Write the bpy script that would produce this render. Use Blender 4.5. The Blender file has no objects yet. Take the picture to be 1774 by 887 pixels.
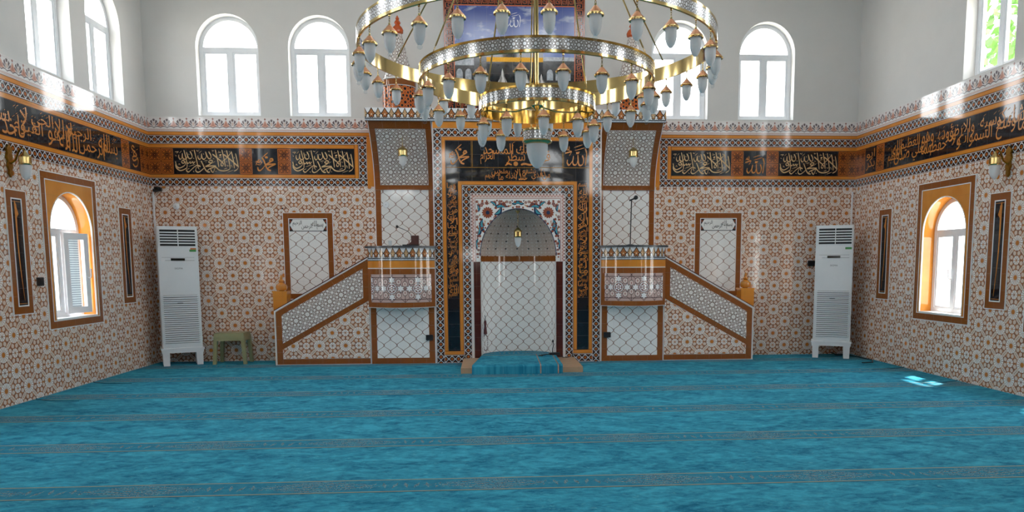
# Prayer hall of a small tiled mosque: mihrab portal, twin pulpits, ring chandelier, blue carpet.
import bpy, math, random, unicodedata
from mathutils import Vector, Matrix

S = bpy.context.scene
COL = S.collection
PI = math.pi
random.seed(7)

# ------------------------------------------------------------------ mesh builder
class Fr:
    """A flat working frame: origin, right axis U, up axis V, axis W towards the room."""
    def __init__(s, O, U, V, W):
        s.O, s.U, s.V, s.W = Vector(O), Vector(U), Vector(V), Vector(W)
    def __call__(s, u, v, w=0.0):
        return s.O + s.U * u + s.V * v + s.W * w

class MB:
    def __init__(s):
        s.lift = 0.0; s.v = []; s.key = {}; s.f = []; s.uv = []; s.mi = []; s.sm = []
    def vert(s, p):
        k = (round(p[0], 5), round(p[1], 5), round(p[2], 5))
        i = s.key.get(k)
        if i is None:
            i = len(s.v); s.key[k] = i; s.v.append((p[0], p[1], p[2]))
        return i
    def face(s, pts, uv=None, m=0, smooth=False):
        ids = [s.vert(p) for p in pts]
        if len(set(ids)) < len(ids):
            q = [(i, j) for n, (i, j) in enumerate(zip(ids, range(len(ids)))) if i != ids[n - 1]]
            if len({i for i, _ in q}) < 3 or len({i for i, _ in q}) < len(q):
                return
            ids = [i for i, _ in q]
            if uv is not None: uv = [uv[j] for _, j in q]
            pts = [pts[j] for _, j in q]
        if uv is None:
            a, b, c = Vector(pts[0]), Vector(pts[1]), Vector(pts[2])
            n = (b - a).cross(c - a)
            ax = max(range(3), key=lambda i: abs(n[i]))
            uv = [((p[1], p[2]) if ax == 0 else (p[0], p[2]) if ax == 1 else (p[0], p[1])) for p in pts]
        s.f.append(ids); s.uv.append(uv); s.mi.append(m); s.sm.append(smooth)
    # axis boxes ---------------------------------------------------------
    def box(s, x0, x1, y0, y1, z0, z1, m=0):
        s.slab(WORLD, x0, x1, z0, z1, -y1, -y0, m)
    def hexa(s, c, m=0, uvf=None):
        """c: 8 corners, 0-3 front loop, 4-7 back loop"""
        for q in ((0, 1, 2, 3), (7, 6, 5, 4), (0, 4, 5, 1), (1, 5, 6, 2), (2, 6, 7, 3), (3, 7, 4, 0)):
            s.face([c[i] for i in q], None, m)
    def slab(s, fr, u0, u1, v0, v1, w0, w1, m=0, uvf=None):
        s.prism(fr, [(u0, v0), (u1, v0), (u1, v1), (u0, v1)], w0, w1, m, uvf)
    def prism(s, fr, pts, w0, w1, m=0, uvf=None, smooth=False, back=True):
        g = uvf or (lambda u, v: (u, v))
        n = len(pts)
        s.face([fr(u, v, w1) for u, v in pts], [g(u, v) for u, v in pts], m)
        if back: s.face([fr(u, v, w0) for u, v in reversed(pts)], [g(u, v) for u, v in reversed(pts)], m)
        if abs(w1 - w0) > 1e-6:
            for i in range(n):
                a, b = pts[i], pts[(i + 1) % n]
                ga, gb = g(*a), g(*b)
                s.face([fr(a[0], a[1], w0), fr(b[0], b[1], w0), fr(b[0], b[1], w1), fr(a[0], a[1], w1)],
                       [ga, gb, gb, ga], m, smooth)
    def border(s, fr, u0, u1, v0, v1, d, w0, w1, m=0, norm=False, bottom=True, top=True, left=True, right=True):
        """Mitred rectangular frame of width d; uv runs along each strip, v across it."""
        k = 1.0 / d if norm else 1.0
        bi = d if bottom else 0.0
        ti = d if top else 0.0
        if bottom: s.prism(fr, [(u0, v0), (u1, v0), (u1 - d, v0 + d), (u0 + d, v0 + d)], w0, w1, m, lambda u, v: (u, (v - v0) * k))
        if top: s.prism(fr, [(u0 + d, v1 - d), (u1 - d, v1 - d), (u1, v1), (u0, v1)], w0, w1, m, lambda u, v: (u, (v1 - v) * k))
        if left: s.prism(fr, [(u0, v0), (u0 + d, v0 + bi), (u0 + d, v1 - ti), (u0, v1)], w0, w1, m, lambda u, v: (v, (u - u0) * k))
        if right: s.prism(fr, [(u1 - d, v0 + bi), (u1, v0), (u1, v1), (u1 - d, v1 - ti)], w0, w1, m, lambda u, v: (v, (u1 - u) * k))
    # round things ---------------------------------------------------------
    def revolve(s, prof, c=(0, 0, 0), n=24, m=0, smooth=True, a0=0.0, a1=2 * PI, uvr=None, axis=None):
        """prof: [(r, z)...] turned about the vertical through c."""
        c = Vector(c)
        R = axis
        def P(r, z, a):
            p = Vector((r * math.cos(a), r * math.sin(a), z))
            return c + (R @ p if R is not None else p)
        L = 0.0
        for j in range(len(prof) - 1):
            (r0, z0), (r1, z1) = prof[j], prof[j + 1]
            d = math.hypot(r1 - r0, z1 - z0)
            for i in range(n):
                t0 = a0 + (a1 - a0) * i / n; t1 = a0 + (a1 - a0) * (i + 1) / n
                k = uvr if uvr else max(r0, r1)
                uv = [(t0 * k, L), (t1 * k, L), (t1 * k, L + d), (t0 * k, L + d)]
                pts = [P(r0, z0, t0), P(r0, z0, t1), P(r1, z1, t1), P(r1, z1, t0)]
                if r0 < 1e-6: pts, uv = [pts[0], pts[2], pts[3]], [uv[0], uv[2], uv[3]]
                elif r1 < 1e-6: pts, uv = pts[:3], uv[:3]
                s.face(pts, uv, m, smooth)
            L += d
    def tube(s, pts, r, n=8, m=0, cap=True):
        pts = [Vector(p) for p in pts]
        rings = []
        prev = None
        for i, p in enumerate(pts):
            d = (pts[min(i + 1, len(pts) - 1)] - pts[max(i - 1, 0)]).normalized()
            if prev is None:
                up = Vector((0, 0, 1)) if abs(d.z) < .9 else Vector((1, 0, 0))
                x = d.cross(up).normalized()
            else:
                x = (prev - d * prev.dot(d)).normalized()
            prev = x
            y = d.cross(x)
            rr = r[i] if isinstance(r, (list, tuple)) else r
            rings.append([p + x * (rr * math.cos(2 * PI * k / n)) + y * (rr * math.sin(2 * PI * k / n)) for k in range(n)])
        for a, b in zip(rings, rings[1:]):
            for k in range(n):
                s.face([a[k], a[(k + 1) % n], b[(k + 1) % n], b[k]], None, m, True)
        if cap:
            s.face(list(reversed(rings[0])), None, m); s.face(rings[-1], None, m)
    # pen strokes: print lying on a tile ---------------------------------------
    def pen(s, fr, pts, width, ang=1.1, w=0.0, m=0, lo=.32, sub=6):
        P = [Vector((p[0], p[1])) for p in pts]
        Q = []
        if len(P) == 2:
            Q = [P[0].lerp(P[1], t / 3) for t in range(4)]
        else:
            for i in range(len(P) - 1):
                p0 = P[i - 1] if i else P[0] * 2 - P[1]
                p1, p2 = P[i], P[i + 1]
                p3 = P[i + 2] if i + 2 < len(P) else P[-1] * 2 - P[-2]
                for k in range(sub):
                    t = k / sub
                    Q.append(.5 * ((2 * p1) + (p2 - p0) * t + (2 * p0 - 5 * p1 + 4 * p2 - p3) * t * t + (3 * p1 - p0 - 3 * p2 + p3) * t ** 3))
            Q.append(P[-1])
        L = []; R = []
        for i, q in enumerate(Q):
            d = Q[min(i + 1, len(Q) - 1)] - Q[max(i - 1, 0)]
            if d.length < 1e-9: d = Vector((1, 0))
            d.normalize()
            nrm = Vector((-d.y, d.x))
            wd = width * .5 * (lo + (1 - lo) * abs(math.sin(math.atan2(d.y, d.x) - ang)))
            e = min(i, len(Q) - 1 - i)
            if e == 0: wd *= .45
            L.append(q + nrm * wd); R.append(q - nrm * wd)
        for i in range(len(Q) - 1):
            wa, wb = w + s.lift + i * 1.2e-5, w + s.lift + (i + 1) * 1.2e-5
            s.face([fr(L[i].x, L[i].y, wa), fr(R[i].x, R[i].y, wa), fr(R[i + 1].x, R[i + 1].y, wb), fr(L[i + 1].x, L[i + 1].y, wb)], None, m)
        s.lift += 3e-5
    def text(s, fr, T, u0, u1, v0, v1, w=0.0, m=0, keep=False):
        """T = (points, faces) of a word; fitted into the box."""
        pts, faces, isl = T
        if not pts: return
        xa = min(p[0] for p in pts); xb = max(p[0] for p in pts)
        ya = min(p[1] for p in pts); yb = max(p[1] for p in pts)
        sx = (u1 - u0) / max(xb - xa, 1e-6); sy = (v1 - v0) / max(yb - ya, 1e-6)
        ox, oy = u0, v0
        if keep:
            k = min(sx, sy)
            ox = u0 + ((u1 - u0) - k * (xb - xa)) / 2; oy = v0 + ((v1 - v0) - k * (yb - ya)) / 2
            sx = sy = k
        Q = [fr(ox + (p[0] - xa) * sx, oy + (p[1] - ya) * sy, w + s.lift + 2e-5 * isl[i]) for i, p in enumerate(pts)]
        s.lift += 4e-5
        for f in faces:
            s.face([Q[i] for i in f], None, m)
    def build(s, name, mats, parent=None, label=None, kind=None):
        me = bpy.data.meshes.new(name)
        off = Vector((0, 0, 0))
        if parent is not None:
            off = parent.matrix_basis.translation.copy()
            p = parent.parent
            while p is not None:
                off += p.matrix_basis.translation; p = p.parent
        me.from_pydata([Vector(v) - off for v in s.v], [], s.f)
        uvl = me.uv_layers.new(name='UV')
        flat = [c for poly in s.uv for q in poly for c in (q[0], q[1])]
        if len(flat) == 2 * len(uvl.data): uvl.data.foreach_set('uv', flat)
        me.polygons.foreach_set('material_index', s.mi)
        me.polygons.foreach_set('use_smooth', s.sm)
        if not isinstance(mats, (list, tuple)): mats = [mats]
        for mt in mats: me.materials.append(mt)
        me.update()
        if any(s.sm): me.set_sharp_from_angle(angle=math.radians(38))
        o = bpy.data.objects.new(name, me); COL.objects.link(o)
        if parent is not None: o.parent = parent
        if label: o['label'] = label
        if kind: o['kind'] = kind
        return o

WORLD = Fr((0, 0, 0), (1, 0, 0), (0, 0, 1), (0, -1, 0))

def thing(name, label, cat, loc=(0, 0, 0), group=None):
    o = bpy.data.objects.new(name, None); COL.objects.link(o)
    o.location = loc; o.empty_display_size = .2
    tag(o, label, cat, group)
    return o
def tag(o, label, cat, group=None):
    o['label'] = label; o['category'] = cat
    if group: o['group'] = group
    return o
def rebase(o, loc):
    """put a thing's origin at loc without moving its mesh"""
    d = Vector(loc) - o.location
    o.data.transform(Matrix.Translation(-d)); o.location = loc
    return o
def copy_tree(o, parent=None):
    c = o.copy(); COL.objects.link(c); c.parent = parent
    for ch in list(o.children): copy_tree(ch, c)
    return c

# ------------------------------------------------------------------ node expressions
NT = None
class E:
    def __init__(s, k): s.k = k
    def __add__(a, b): return mth('ADD', a, b)
    __radd__ = __add__
    def __sub__(a, b): return mth('SUBTRACT', a, b)
    def __rsub__(a, b): return mth('SUBTRACT', b, a)
    def __mul__(a, b): return mth('MULTIPLY', a, b)
    __rmul__ = __mul__
    def __truediv__(a, b): return mth('DIVIDE', a, b)
    def __lt__(a, b): return mth('LESS_THAN', a, b)
    def __gt__(a, b): return mth('GREATER_THAN', a, b)
    def __or__(a, b): return mth('MAXIMUM', a, b)
    def __and__(a, b): return mth('MULTIPLY', a, b)
    def __invert__(a): return mth('SUBTRACT', 1.0, a)
def put(sock, x):
    if isinstance(x, E): NT.links.new(x.k, sock)
    elif isinstance(x, (tuple, list)): sock.default_value = tuple(x) if len(x) == 4 else (*x, 1.0)
    elif hasattr(x, 'is_output'): NT.links.new(x, sock)
    else: sock.default_value = x
def mth(op, *a):
    n = NT.nodes.new('ShaderNodeMath'); n.operation = op
    for i, x in enumerate(a): put(n.inputs[i], x)
    return E(n.outputs[0])
def fract(a): return mth('FRACT', a)
def absf(a): return mth('ABSOLUTE', a)
def sqrtf(a): return mth('SQRT', a)
def mn(a, b): return mth('MINIMUM', a, b)
def mx(a, b): return mth('MAXIMUM', a, b)
def sinf(a): return mth('SINE', a)
def cosf(a): return mth('COSINE', a)
def at2(y, x): return mth('ARCTAN2', y, x)
def hyp(x, y): return sqrtf(x * x + y * y)
def sel(f, a, b): return b + f * (a - b)
def cen(a): return fract(a + .5) - .5          # signed distance to the nearest whole number
def mixc(f, a, b):
    n = NT.nodes.new('ShaderNodeMix'); n.data_type = 'RGBA'
    put(n.inputs[0], f); put(n.inputs[6], a); put(n.inputs[7], b)
    return E(n.outputs[2])
def uvs():
    n = NT.nodes.new('ShaderNodeUVMap'); n.uv_map = 'UV'
    q = NT.nodes.new('ShaderNodeSeparateXYZ'); NT.links.new(n.outputs[0], q.inputs[0])
    return E(q.outputs[0]), E(q.outputs[1])
def noise(scale, detail=4, rough=.55, sx=1, sy=1, coord='uv', dist=0.0):
    if coord == 'uv':
        n = NT.nodes.new('ShaderNodeUVMap'); n.uv_map = 'UV'; src = n.outputs[0]
    else:
        n = NT.nodes.new('ShaderNodeTexCoord'); src = n.outputs['Object']
    mp = NT.nodes.new('ShaderNodeMapping'); mp.inputs['Scale'].default_value = (sx, sy, 1)
    NT.links.new(src, mp.inputs[0])
    t = NT.nodes.new('ShaderNodeTexNoise'); t.inputs['Scale'].default_value = scale
    t.inputs['Detail'].default_value = detail; t.inputs['Roughness'].default_value = rough
    t.inputs['Distortion'].default_value = dist
    NT.links.new(mp.outputs[0], t.inputs['Vector'])
    return E(t.outputs[0])
def ramp(x, a, b):
    n = NT.nodes.new('ShaderNodeMapRange'); n.clamp = True
    put(n.inputs[0], x); put(n.inputs[1], a); put(n.inputs[2], b); n.inputs[3].default_value = 0; n.inputs[4].default_value = 1
    return E(n.outputs[0])
def lin(r, g, b):
    f = lambda c: (c / 255 / 12.92) if c / 255 <= .04045 else ((c / 255 + .055) / 1.055) ** 2.4
    return (f(r), f(g), f(b), 1.0)
MATS = {}
def mat(name, col, rough=.5, metal=0.0, spec=.5, coat=0.0, bump=None, **kw):
    """col: colour tuple or a function that builds a node colour; bump: (function, strength, distance)"""
    global NT
    m = bpy.data.materials.new(name); m.use_nodes = True
    NT = m.node_tree
    b = NT.nodes['Principled BSDF']
    c = col() if callable(col) else col
    put(b.inputs['Base Color'], c)
    put(b.inputs['Roughness'], rough() if callable(rough) else rough)
    b.inputs['Metallic'].default_value = metal
    b.inputs['Specular IOR Level'].default_value = spec
    b.inputs['Coat Weight'].default_value = coat
    b.inputs['Coat Roughness'].default_value = .06
    for k, v in kw.items(): b.inputs[k].default_value = v
    if bump:
        n = NT.nodes.new('ShaderNodeBump'); n.inputs['Strength'].default_value = bump[1]; n.inputs['Distance'].default_value = bump[2]
        put(n.inputs['Height'], bump[0]()); NT.links.new(n.outputs[0], b.inputs['Normal'])
    MATS[name] = m
    return m
def speckle(base, amt=.06, scale=9, coord='obj'):
    """a real surface is never one flat tone: slight mottling of its own colour"""
    def f():
        t = noise(scale, 3, .6, coord=coord)
        k = 1 - amt
        return mixc(ramp(t, .3, .7), tuple(c * k for c in base[:3]) + (1,), tuple(min(1, c * (1 + amt)) for c in base[:3]) + (1,))
    return f
def seams(u, v, c, tile=.2, w=.0016, col=None):
    """hairline joints between 20 cm tiles"""
    col = col or lin(150, 140, 130)
    a = (absf(cen(u / tile)) < (w / tile)) | (absf(cen(v / tile)) < (w / tile))
    return mixc(a * .55, c, col)

# ------------------------------------------------------------------ tile patterns
WHT = lin(236, 229, 222)
def p_rosette():
    u, v = uvs()
    U = u / .4; V = v / .4
    a, b = cen(U), cen(V); a2, b2 = fract(U) - .5, fract(V) - .5
    f = (a * a + b * b) < (a2 * a2 + b2 * b2)
    x, y = sel(f, a, a2), sel(f, b, b2)               # big wheel
    g = (a2 * a2 + b * b) < (a * a + b2 * b2)
    p, q = sel(g, a2, a), sel(g, b, b2)               # small wheel
    r, t = hyp(x, y), at2(y, x)
    ray = (absf(sinf(t * 8)) * r) < .05
    wheel = (r < .222) & ~(ray & (r > .06))
    core = r < (.072 + .012 * cosf(t * 8))
    s, h = hyp(p, q), at2(q, p)
    mini = (s < .13) & ~((absf(sinf(h * 4)) * s) < .024)
    hf = (fract(h / (PI / 4)) - .5) * (PI / 4)
    hx = s * cosf(hf) - .222; hy = s * sinf(hf)
    cell = mx(absf(hx) * .93, absf(hx) * .5 + absf(hy) * .87) < .058
    X, Y = absf(x), absf(y)
    c1 = (X + Y) * .7071 - .3536; c2 = (X - Y) * .7071
    caps = (absf(c2) < .06) & ((absf(c1) + absf(c2) * .8) < .148)
    dots = (absf(c2) < .012) & ((absf(cen(c1 / .055)) * .055) < .012) & (absf(c1) < .075)
    petal = lin(240, 232, 226); beige = lin(226, 203, 186)
    ground = mixc(ramp(noise(26, 2), .42, .58), lin(142, 98, 78), lin(190, 124, 86))
    c = mixc(wheel, ground, petal)
    c = mixc(mini, c, petal)
    c = mixc(cell | caps, c, beige)
    c = mixc(dots, c, lin(120, 92, 78))
    line = (mn(absf(cen(U * 2)), absf(cen(V * 2)))) < .014
    c = mixc(line & ~core, c, mixc(ramp(noise(9, 1), .45, .55), lin(140, 92, 66), lin(204, 128, 66)))
    return mixc(core, c, lin(202, 122, 54))
def p_lattice():
    u, v = uvs()
    U, V = u / .2, v / .2
    tu = absf(cen(U)) * 2                               # 0 at a column's centre, 1 between columns
    tv = absf(cen(V)) * 2                               # 0 at a node, 1 at the widest point
    sh = tv - sinf(tv * (2 * PI)) * .11
    d = absf(tu - sh)
    wob = .058 + .016 * sinf((v + u) * 160)
    line = d < wob
    c = mixc(line, lin(240, 238, 236), lin(148, 104, 88))
    c = mixc(d < .018, c, lin(110, 70, 58))
    return seams(u, v + .1, seams(u + .1, v, c, .4, .0012, lin(196, 200, 206)), .4, .0012, lin(196, 200, 206))
def p_band():
    u, v = uvs()
    s = cen(u / .1); t = (v - .065) / .1
    r = hyp(s, t)
    s2 = fract(u / .1) - .5                             # crossing points halfway
    dia = absf(absf(s2) - absf(t) * .92)
    wl = (absf(r - .36) < .033) | ((dia < .05) & (r > .3))
    edge = absf(t) > .545
    blk = lin(38, 30, 30)
    c = mixc(r < .2, blk, lin(176, 92, 38))
    c = mixc((r > .36) & (absf(s2) < .09) & (absf(t) > .38), c, lin(140, 76, 44))
    c = mixc(wl | edge, c, lin(214, 210, 210))
    c = mixc(absf(t) > .615, c, lin(120, 66, 40))
    return c
def p_brown():
    u, v = uvs()
    U = u / .02; V = v / .02
    a = absf(cen(U)); b = absf(cen(V))
    a2 = absf(fract(U) - .5); b2 = absf(fract(V) - .5)
    r = mn(hyp(a, b), hyp(a2, b2))
    c = mixc(r < .22, lin(176, 102, 44), lin(84, 46, 26))
    c = mixc((mn(absf(a - b), absf(a2 - b)) < .05) & (r > .26), c, lin(120, 66, 34))
    return mixc((absf(cen(u / .2)) < .006), c, lin(150, 130, 110))
def _girih(u, v, P, lineC, fillC, bigC, lw, ph=0):
    U, V = (u + v) / (2 * P), (u - v) / (2 * P)
    a, b = cen(U), cen(V); a2, b2 = fract(U) - .5, fract(V) - .5
    f = (a * a + b * b) < (a2 * a2 + b2 * b2)
    x, y = sel(f, a, a2), sel(f, b, b2)
    r, t = hyp(x, y), at2(y, x)
    k = 8
    hf = (fract(t / (2 * PI / k) + .5) - .5) * (2 * PI / k)
    px = r * cosf(hf); py = r * sinf(hf)
    d0 = r - .13                                        # centre
    d1 = hyp((px - .25) * .94, py) - .083               # first ring of petals
    g = (a2 * a2 + b * b) < (a * a + b2 * b2)
    p, q = sel(g, a2, a), sel(g, b, b2)
    d2 = hyp(p, q) - .098                                # filler between four rosettes
    hg = (fract(at2(q, p) / (PI / 2)) - .5) * (PI / 2)
    d3 = hyp(hyp(p, q) * cosf(hg) - .19, hyp(p, q) * sinf(hg)) - .052
    d = mn(mn(d0, d1), mn(d2, d3))
    c = mixc(absf(d) < lw, fillC, lineC)
    c = mixc(d < (0 - lw), c, bigC)
    return c
def p_girih():
    u, v = uvs()
    c = _girih(u, v, .2, lin(122, 96, 86), lin(228, 218, 212), lin(240, 234, 230), .0145)
    return seams(u, v, c, .2, .0012)
def p_darkhex():
    u, v = uvs()
    return _girih(u, v, .2, lin(198, 104, 48), lin(150, 76, 36), lin(26, 24, 28), .022)
def p_silver():
    u, v = uvs()
    return _girih(u, v, .08, lin(120, 112, 106), lin(232, 234, 238), lin(246, 248, 252), .02)
def p_vault():
    u, v = uvs()
    c = _girih(u, v, .075, lin(176, 152, 138), lin(236, 230, 226), lin(240, 236, 232), .032)
    dot = hyp(cen(u / .165), cen(v / .165)) < .085
    return mixc(dot, c, lin(36, 32, 34))
def p_frieze():
    """white tile with grey lotus and pink bud, repeat 20 cm, 22 cm high"""
    u, v = uvs()
    s = cen(u / .2) * .2; s2 = (fract(u / .2) - .5) * .2
    white = lin(232, 226, 224); grey = lin(116, 102, 104); pink = lin(214, 164, 146)
    # lotus
    y = v - .07
    r, t = hyp(s, y), at2(s, y)
    k = fract(t / .45 + .5) - .5
    leaf = (absf(t) < 1.12) & (r < (.122 - .04 * absf(t))) & (r > .02)
    gap = absf(k) > .36
    drop = hyp(s * 1.8, y - .045) < .03
    c = mixc(leaf & ~gap, white, grey)
    c = mixc(hyp(s * 1.8, y - .045) < .04, c, white)
    c = mixc(drop, c, lin(214, 190, 178))
    # bud
    h = v - .068
    tri = (absf(s2) < ((.108 - h) * .56)) & (h > 0) & (h < .105)
    inner = (absf(s2) < ((.085 - h) * .42)) & (h > .012) & ((absf(cen((s2 + h) / .018)) < .2) | (absf(cen((s2 - h) / .018)) < .2))
    c = mixc(tri, c, pink)
    c = mixc(inner, c, lin(178, 112, 92))
    c = mixc((absf(s2) + absf(v - .192) * .8) < .016, c, lin(160, 110, 100))
    # scallop and lines
    sc = absf(v - (.056 + .018 * absf(sinf(u * (PI / .1))))) < .006
    c = mixc(sc, c, grey)
    c = mixc(absf(v - .03) < .004, c, lin(196, 150, 138))
    c = mixc((absf(v - .015) < .006) & (absf(cen(u / .02)) < .28), c, lin(190, 140, 124))
    return seams(u, v, c, .2, .0012)
def p_crown():
    """white tile with dark outlined palmettes, repeat 20 cm, 19.5 cm high"""
    u, v = uvs()
    s = cen(u / .2) * .2; s2 = (fract(u / .2) - .5) * .2
    white = lin(236, 236, 238); dark = lin(40, 32, 32); br = lin(176, 110, 66); tan = lin(196, 158, 118)
    def fleur(x, k):
        y = v - .106
        d = mn(hyp(x, y) - .026 * k, hyp(absf(x) - .033 * k, y - .006) - .011 * k)
        d = mn(d, (absf(x) + absf(y - .024) * .6) - .03 * k)
        return mn(d, hyp(absf(x) - .016 * k, y + .032) - .012 * k)
    d1, d2 = fleur(s, 1.0), fleur(s2 * 1.3, .95)
    d = mn(d1, d2)
    c = mixc(d < .0135, white, dark)
    c = mixc(d < .0015, c, sel_c(d1 < d2, br, tan))
    c = mixc((hyp(s, v - .1) < .012) | (hyp(s2, v - .1) < .01), c, lin(226, 196, 160))
    z = (cen(u / .1 + .5)) * .1
    c = mixc((absf(z) < ((.075 - v) * .34)) & (v > .045), c, dark)
    c = mixc((absf(z) < ((.066 - v) * .3)) & (v > .045), c, white)
    c = mixc((v < .044), c, lin(150, 158, 168))
    c = mixc((absf(v - .040) < .006) | (v < .006), c, dark)
    return mixc((absf(v - .02) < .005) & (absf(cen(u / .05)) < .4), c, lin(196, 202, 210))
def sel_c(f, a, b): return mixc(f, b, a)
def p_square():
    """orange 20 cm tile with a dark eight-fold rosette"""
    u, v = uvs()
    x, y = fract(u / .2) - .5, fract(v / .2) - .5
    e = mx(absf(x), absf(y))
    r, t = hyp(x, y), at2(y, x)
    hf = (fract(t / (PI / 4) + .5) - .5) * (PI / 4)
    px, py = r * cosf(hf), r * sinf(hf)
    og = lin(192, 106, 40); dk = lin(52, 28, 22)
    d = mn(r - .06, hyp((px - .17) * .8, py) - .048)
    h2 = (fract(t / (PI / 4)) - .5) * (PI / 4)
    d = mn(d, hyp(r * cosf(h2) - .3, r * sinf(h2)) - .045)
    c = mixc((absf(d) < .022), og, dk)
    c = mixc((e < .4) & (r > .37) & (absf(px - .4) < .02), c, dk)
    c = mixc(absf(e - .39) < .02, c, dk)
    return mixc(e > .475, c, dk)
def p_star():
    """cream tile of medallions, white stars and brown outlines, repeat 40 x 42 cm"""
    u, v = uvs()
    x = cen(u / .4) * .4; y = v - .21
    x2 = (fract(u / .4) - .5) * .4
    cream = lin(200, 172, 166); dk = lin(72, 48, 52); wh = lin(240, 238, 240)
    def star(a, b, k):
        r, t = hyp(a, b), at2(a, b)
        h = absf(fract(t / (PI / 3) + .5) - .5) * (PI / 3)
        return r * cosf(h) * .62 + r * sinf(h) * 1.25 - .036 * k
    dm = hyp(x, y)
    ds = star(x, absf(y) - .128, 1.0)
    dt = star(absf(x) - .135, y, 1.0)
    rot = (absf(x) + absf(y)) * .7071
    leaf = hyp((absf(x) - .105) * 1.1, (absf(y) - .1)) - .04
    leaf2 = hyp(x2 * 1.25, absf(y) - .065) - .04
    d = mn(mn(ds, dt), mn(leaf, leaf2))
    c = mixc((absf(cen((u + v) / .2)) < .022) | (absf(cen((u - v) / .2)) < .022), cream, dk)
    c = mixc((absf(absf(y) - .165) < .005) | (absf(x2) < .004), c, dk)
    c = mixc(mn(leaf, leaf2) < .008, c, dk)
    c = mixc(mn(leaf, leaf2) < 0.0, c, lin(224, 206, 200))
    sp = hyp((absf(x) - .105) * 1.6, absf(y) - .1) < .017
    sp2 = hyp(x2 * 2.2, absf(y) - .065) < .02
    c = mixc(sp | sp2, c, lin(176, 132, 130))
    c = mixc(mn(ds, dt) < .008, c, dk)
    c = mixc(mn(ds, dt) < 0.0, c, wh)
    c = mixc(dm < .082, c, dk)
    c = mixc(dm < .075, c, wh)
    t8 = (fract(at2(y, x) / (PI / 3)) - .5) * (PI / 3)
    c = mixc(dm < .062, c, lin(128, 84, 80))
    c = mixc(hyp(dm * cosf(t8) - .036, dm * sinf(t8)) < .015, c, wh)
    return mixc(dm < .012, c, wh)
def p_zigzag():
    u, v = uvs()
    zz = absf(cen(u / .05)) * .05
    d = v - .018 - zz
    c = mixc(absf(d) < .007, lin(226, 208, 204), lin(186, 118, 104))
    c = mixc((v < .012) & (zz < .011), c, lin(70, 48, 50))
    return mixc((v > .062), c, lin(196, 160, 156))
def p_orange_n():
    """plain orange strip with dark hairlines at both long edges (v runs 0..1 across)"""
    u, v = uvs()
    e = mn(v, 1 - v)
    c = mixc(ramp(noise(3, 2), .35, .65), lin(206, 126, 44), lin(222, 142, 58))
    c = mixc(e < .1, c, lin(86, 44, 30))
    return mixc(absf(cen(u / .2)) < .005, c, lin(170, 110, 60))
def p_orange():
    u, v = uvs()
    c = mixc(ramp(noise(3, 2), .35, .65), lin(210, 130, 44), lin(224, 146, 60))
    return seams(u, v, c, .2, .0015, lin(170, 120, 70))
def p_black():
    u, v = uvs()
    c = mixc(ramp(noise(5, 2), .3, .7), lin(20, 22, 28), lin(30, 32, 40))
    return seams(u, v, c, .2, .0016, lin(120, 112, 108))
def p_maroon():
    u, v = uvs()
    c = mixc(ramp(noise(6, 2), .3, .7), lin(70, 26, 20), lin(88, 36, 26))
    return seams(u, v, c, .2, .0016, lin(130, 100, 90))
def p_white_tile():
    return mixc(ramp(noise(4, 2), .3, .7), lin(232, 230, 228), lin(240, 238, 236))
def p_carpet():
    u, v = uvs()
    n1 = noise(3.6, 5, .62, .75, 1.25, dist=1.0); n2 = noise(13, 5, .65, .75, 1.3, dist=.8); n3 = noise(120, 2, .6)
    t = n1 * .46 + n2 * .44 + n3 * .1
    c = mixc(ramp(t, .38, .60), lin(16, 104, 136), lin(66, 168, 196))
    c = mixc(ramp(noise(9, 6, .7, .8, 1.3, dist=2.5), .58, .70) * .45, c, lin(120, 196, 210))
    tb = fract((v + 7.26) / 1.29) * 1.29
    band = tb < .30
    cell = cen(u / 1.2) * 1.2; yc = tb - .15
    dm = absf(cell) / .42 + absf(yc) / .13
    orn = (fract(dm * 3.2 + noise(30, 3) * .9) < .48) & (dm < 1.15)
    o2 = (absf(cen((u / .075))) < .2) & (absf(yc + .05 * sinf(u * 42)) < .035) & (dm > 1.1)
    fine = ramp(noise(95, 2, .7, 1, 2), .5, .56)
    bc = mixc(ramp(noise(14, 3), .3, .7), lin(34, 118, 148), lin(52, 140, 166))
    bc = mixc((orn | o2) & fine, bc, lin(168, 160, 146))
    bc = mixc((orn | o2) & (~fine) & (noise(60, 1) > .55), bc, lin(30, 60, 80))
    c = mixc(band, c, bc)
    ln = (absf(tb - .012) < .009) | (absf(tb - .288) < .009)
    c = mixc(ln, c, lin(150, 150, 132))
    return mixc((tb > 1.282), c, lin(6, 50, 72))
# ------------------------------------------------------------------ materials
T = dict(rough=.07, spec=.5)
m_ros = mat('rosette_tile', p_rosette, **T)
m_lat = mat('lattice_tile', p_lattice, **T)
m_band = mat('interlace_band_tile', p_band, **T)
m_brn = mat('brown_border_tile', p_brown, **T)
m_gir = mat('girih_tile', p_girih, **T)
m_hex = mat('dark_hexagon_tile', p_darkhex, **T)
m_vlt = mat('vault_tile', p_vault, rough=.25)
m_frz = mat('lotus_frieze_tile', p_frieze, **T)
m_crn = mat('palmette_tile', p_crown, **T)
m_sqr = mat('star_square_tile', p_square, **T)
m_str = mat('medallion_tile', p_star, **T)
m_zig = mat('zigzag_tile', p_zigzag, **T)
m_orn = mat('orange_strip_tile', p_orange_n, **T)
m_org = mat('orange_tile', p_orange, **T)
m_blk = mat('black_tile', p_black, rough=.05, spec=.5)
m_mar = mat('maroon_tile', p_maroon, rough=.12)
m_wht = mat('white_tile', p_white_tile, rough=.15)
m_car = mat('blue_carpet', p_carpet, rough=.95, spec=.15, bump=(lambda: noise(70, 4, .7), .5, .012))
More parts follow.
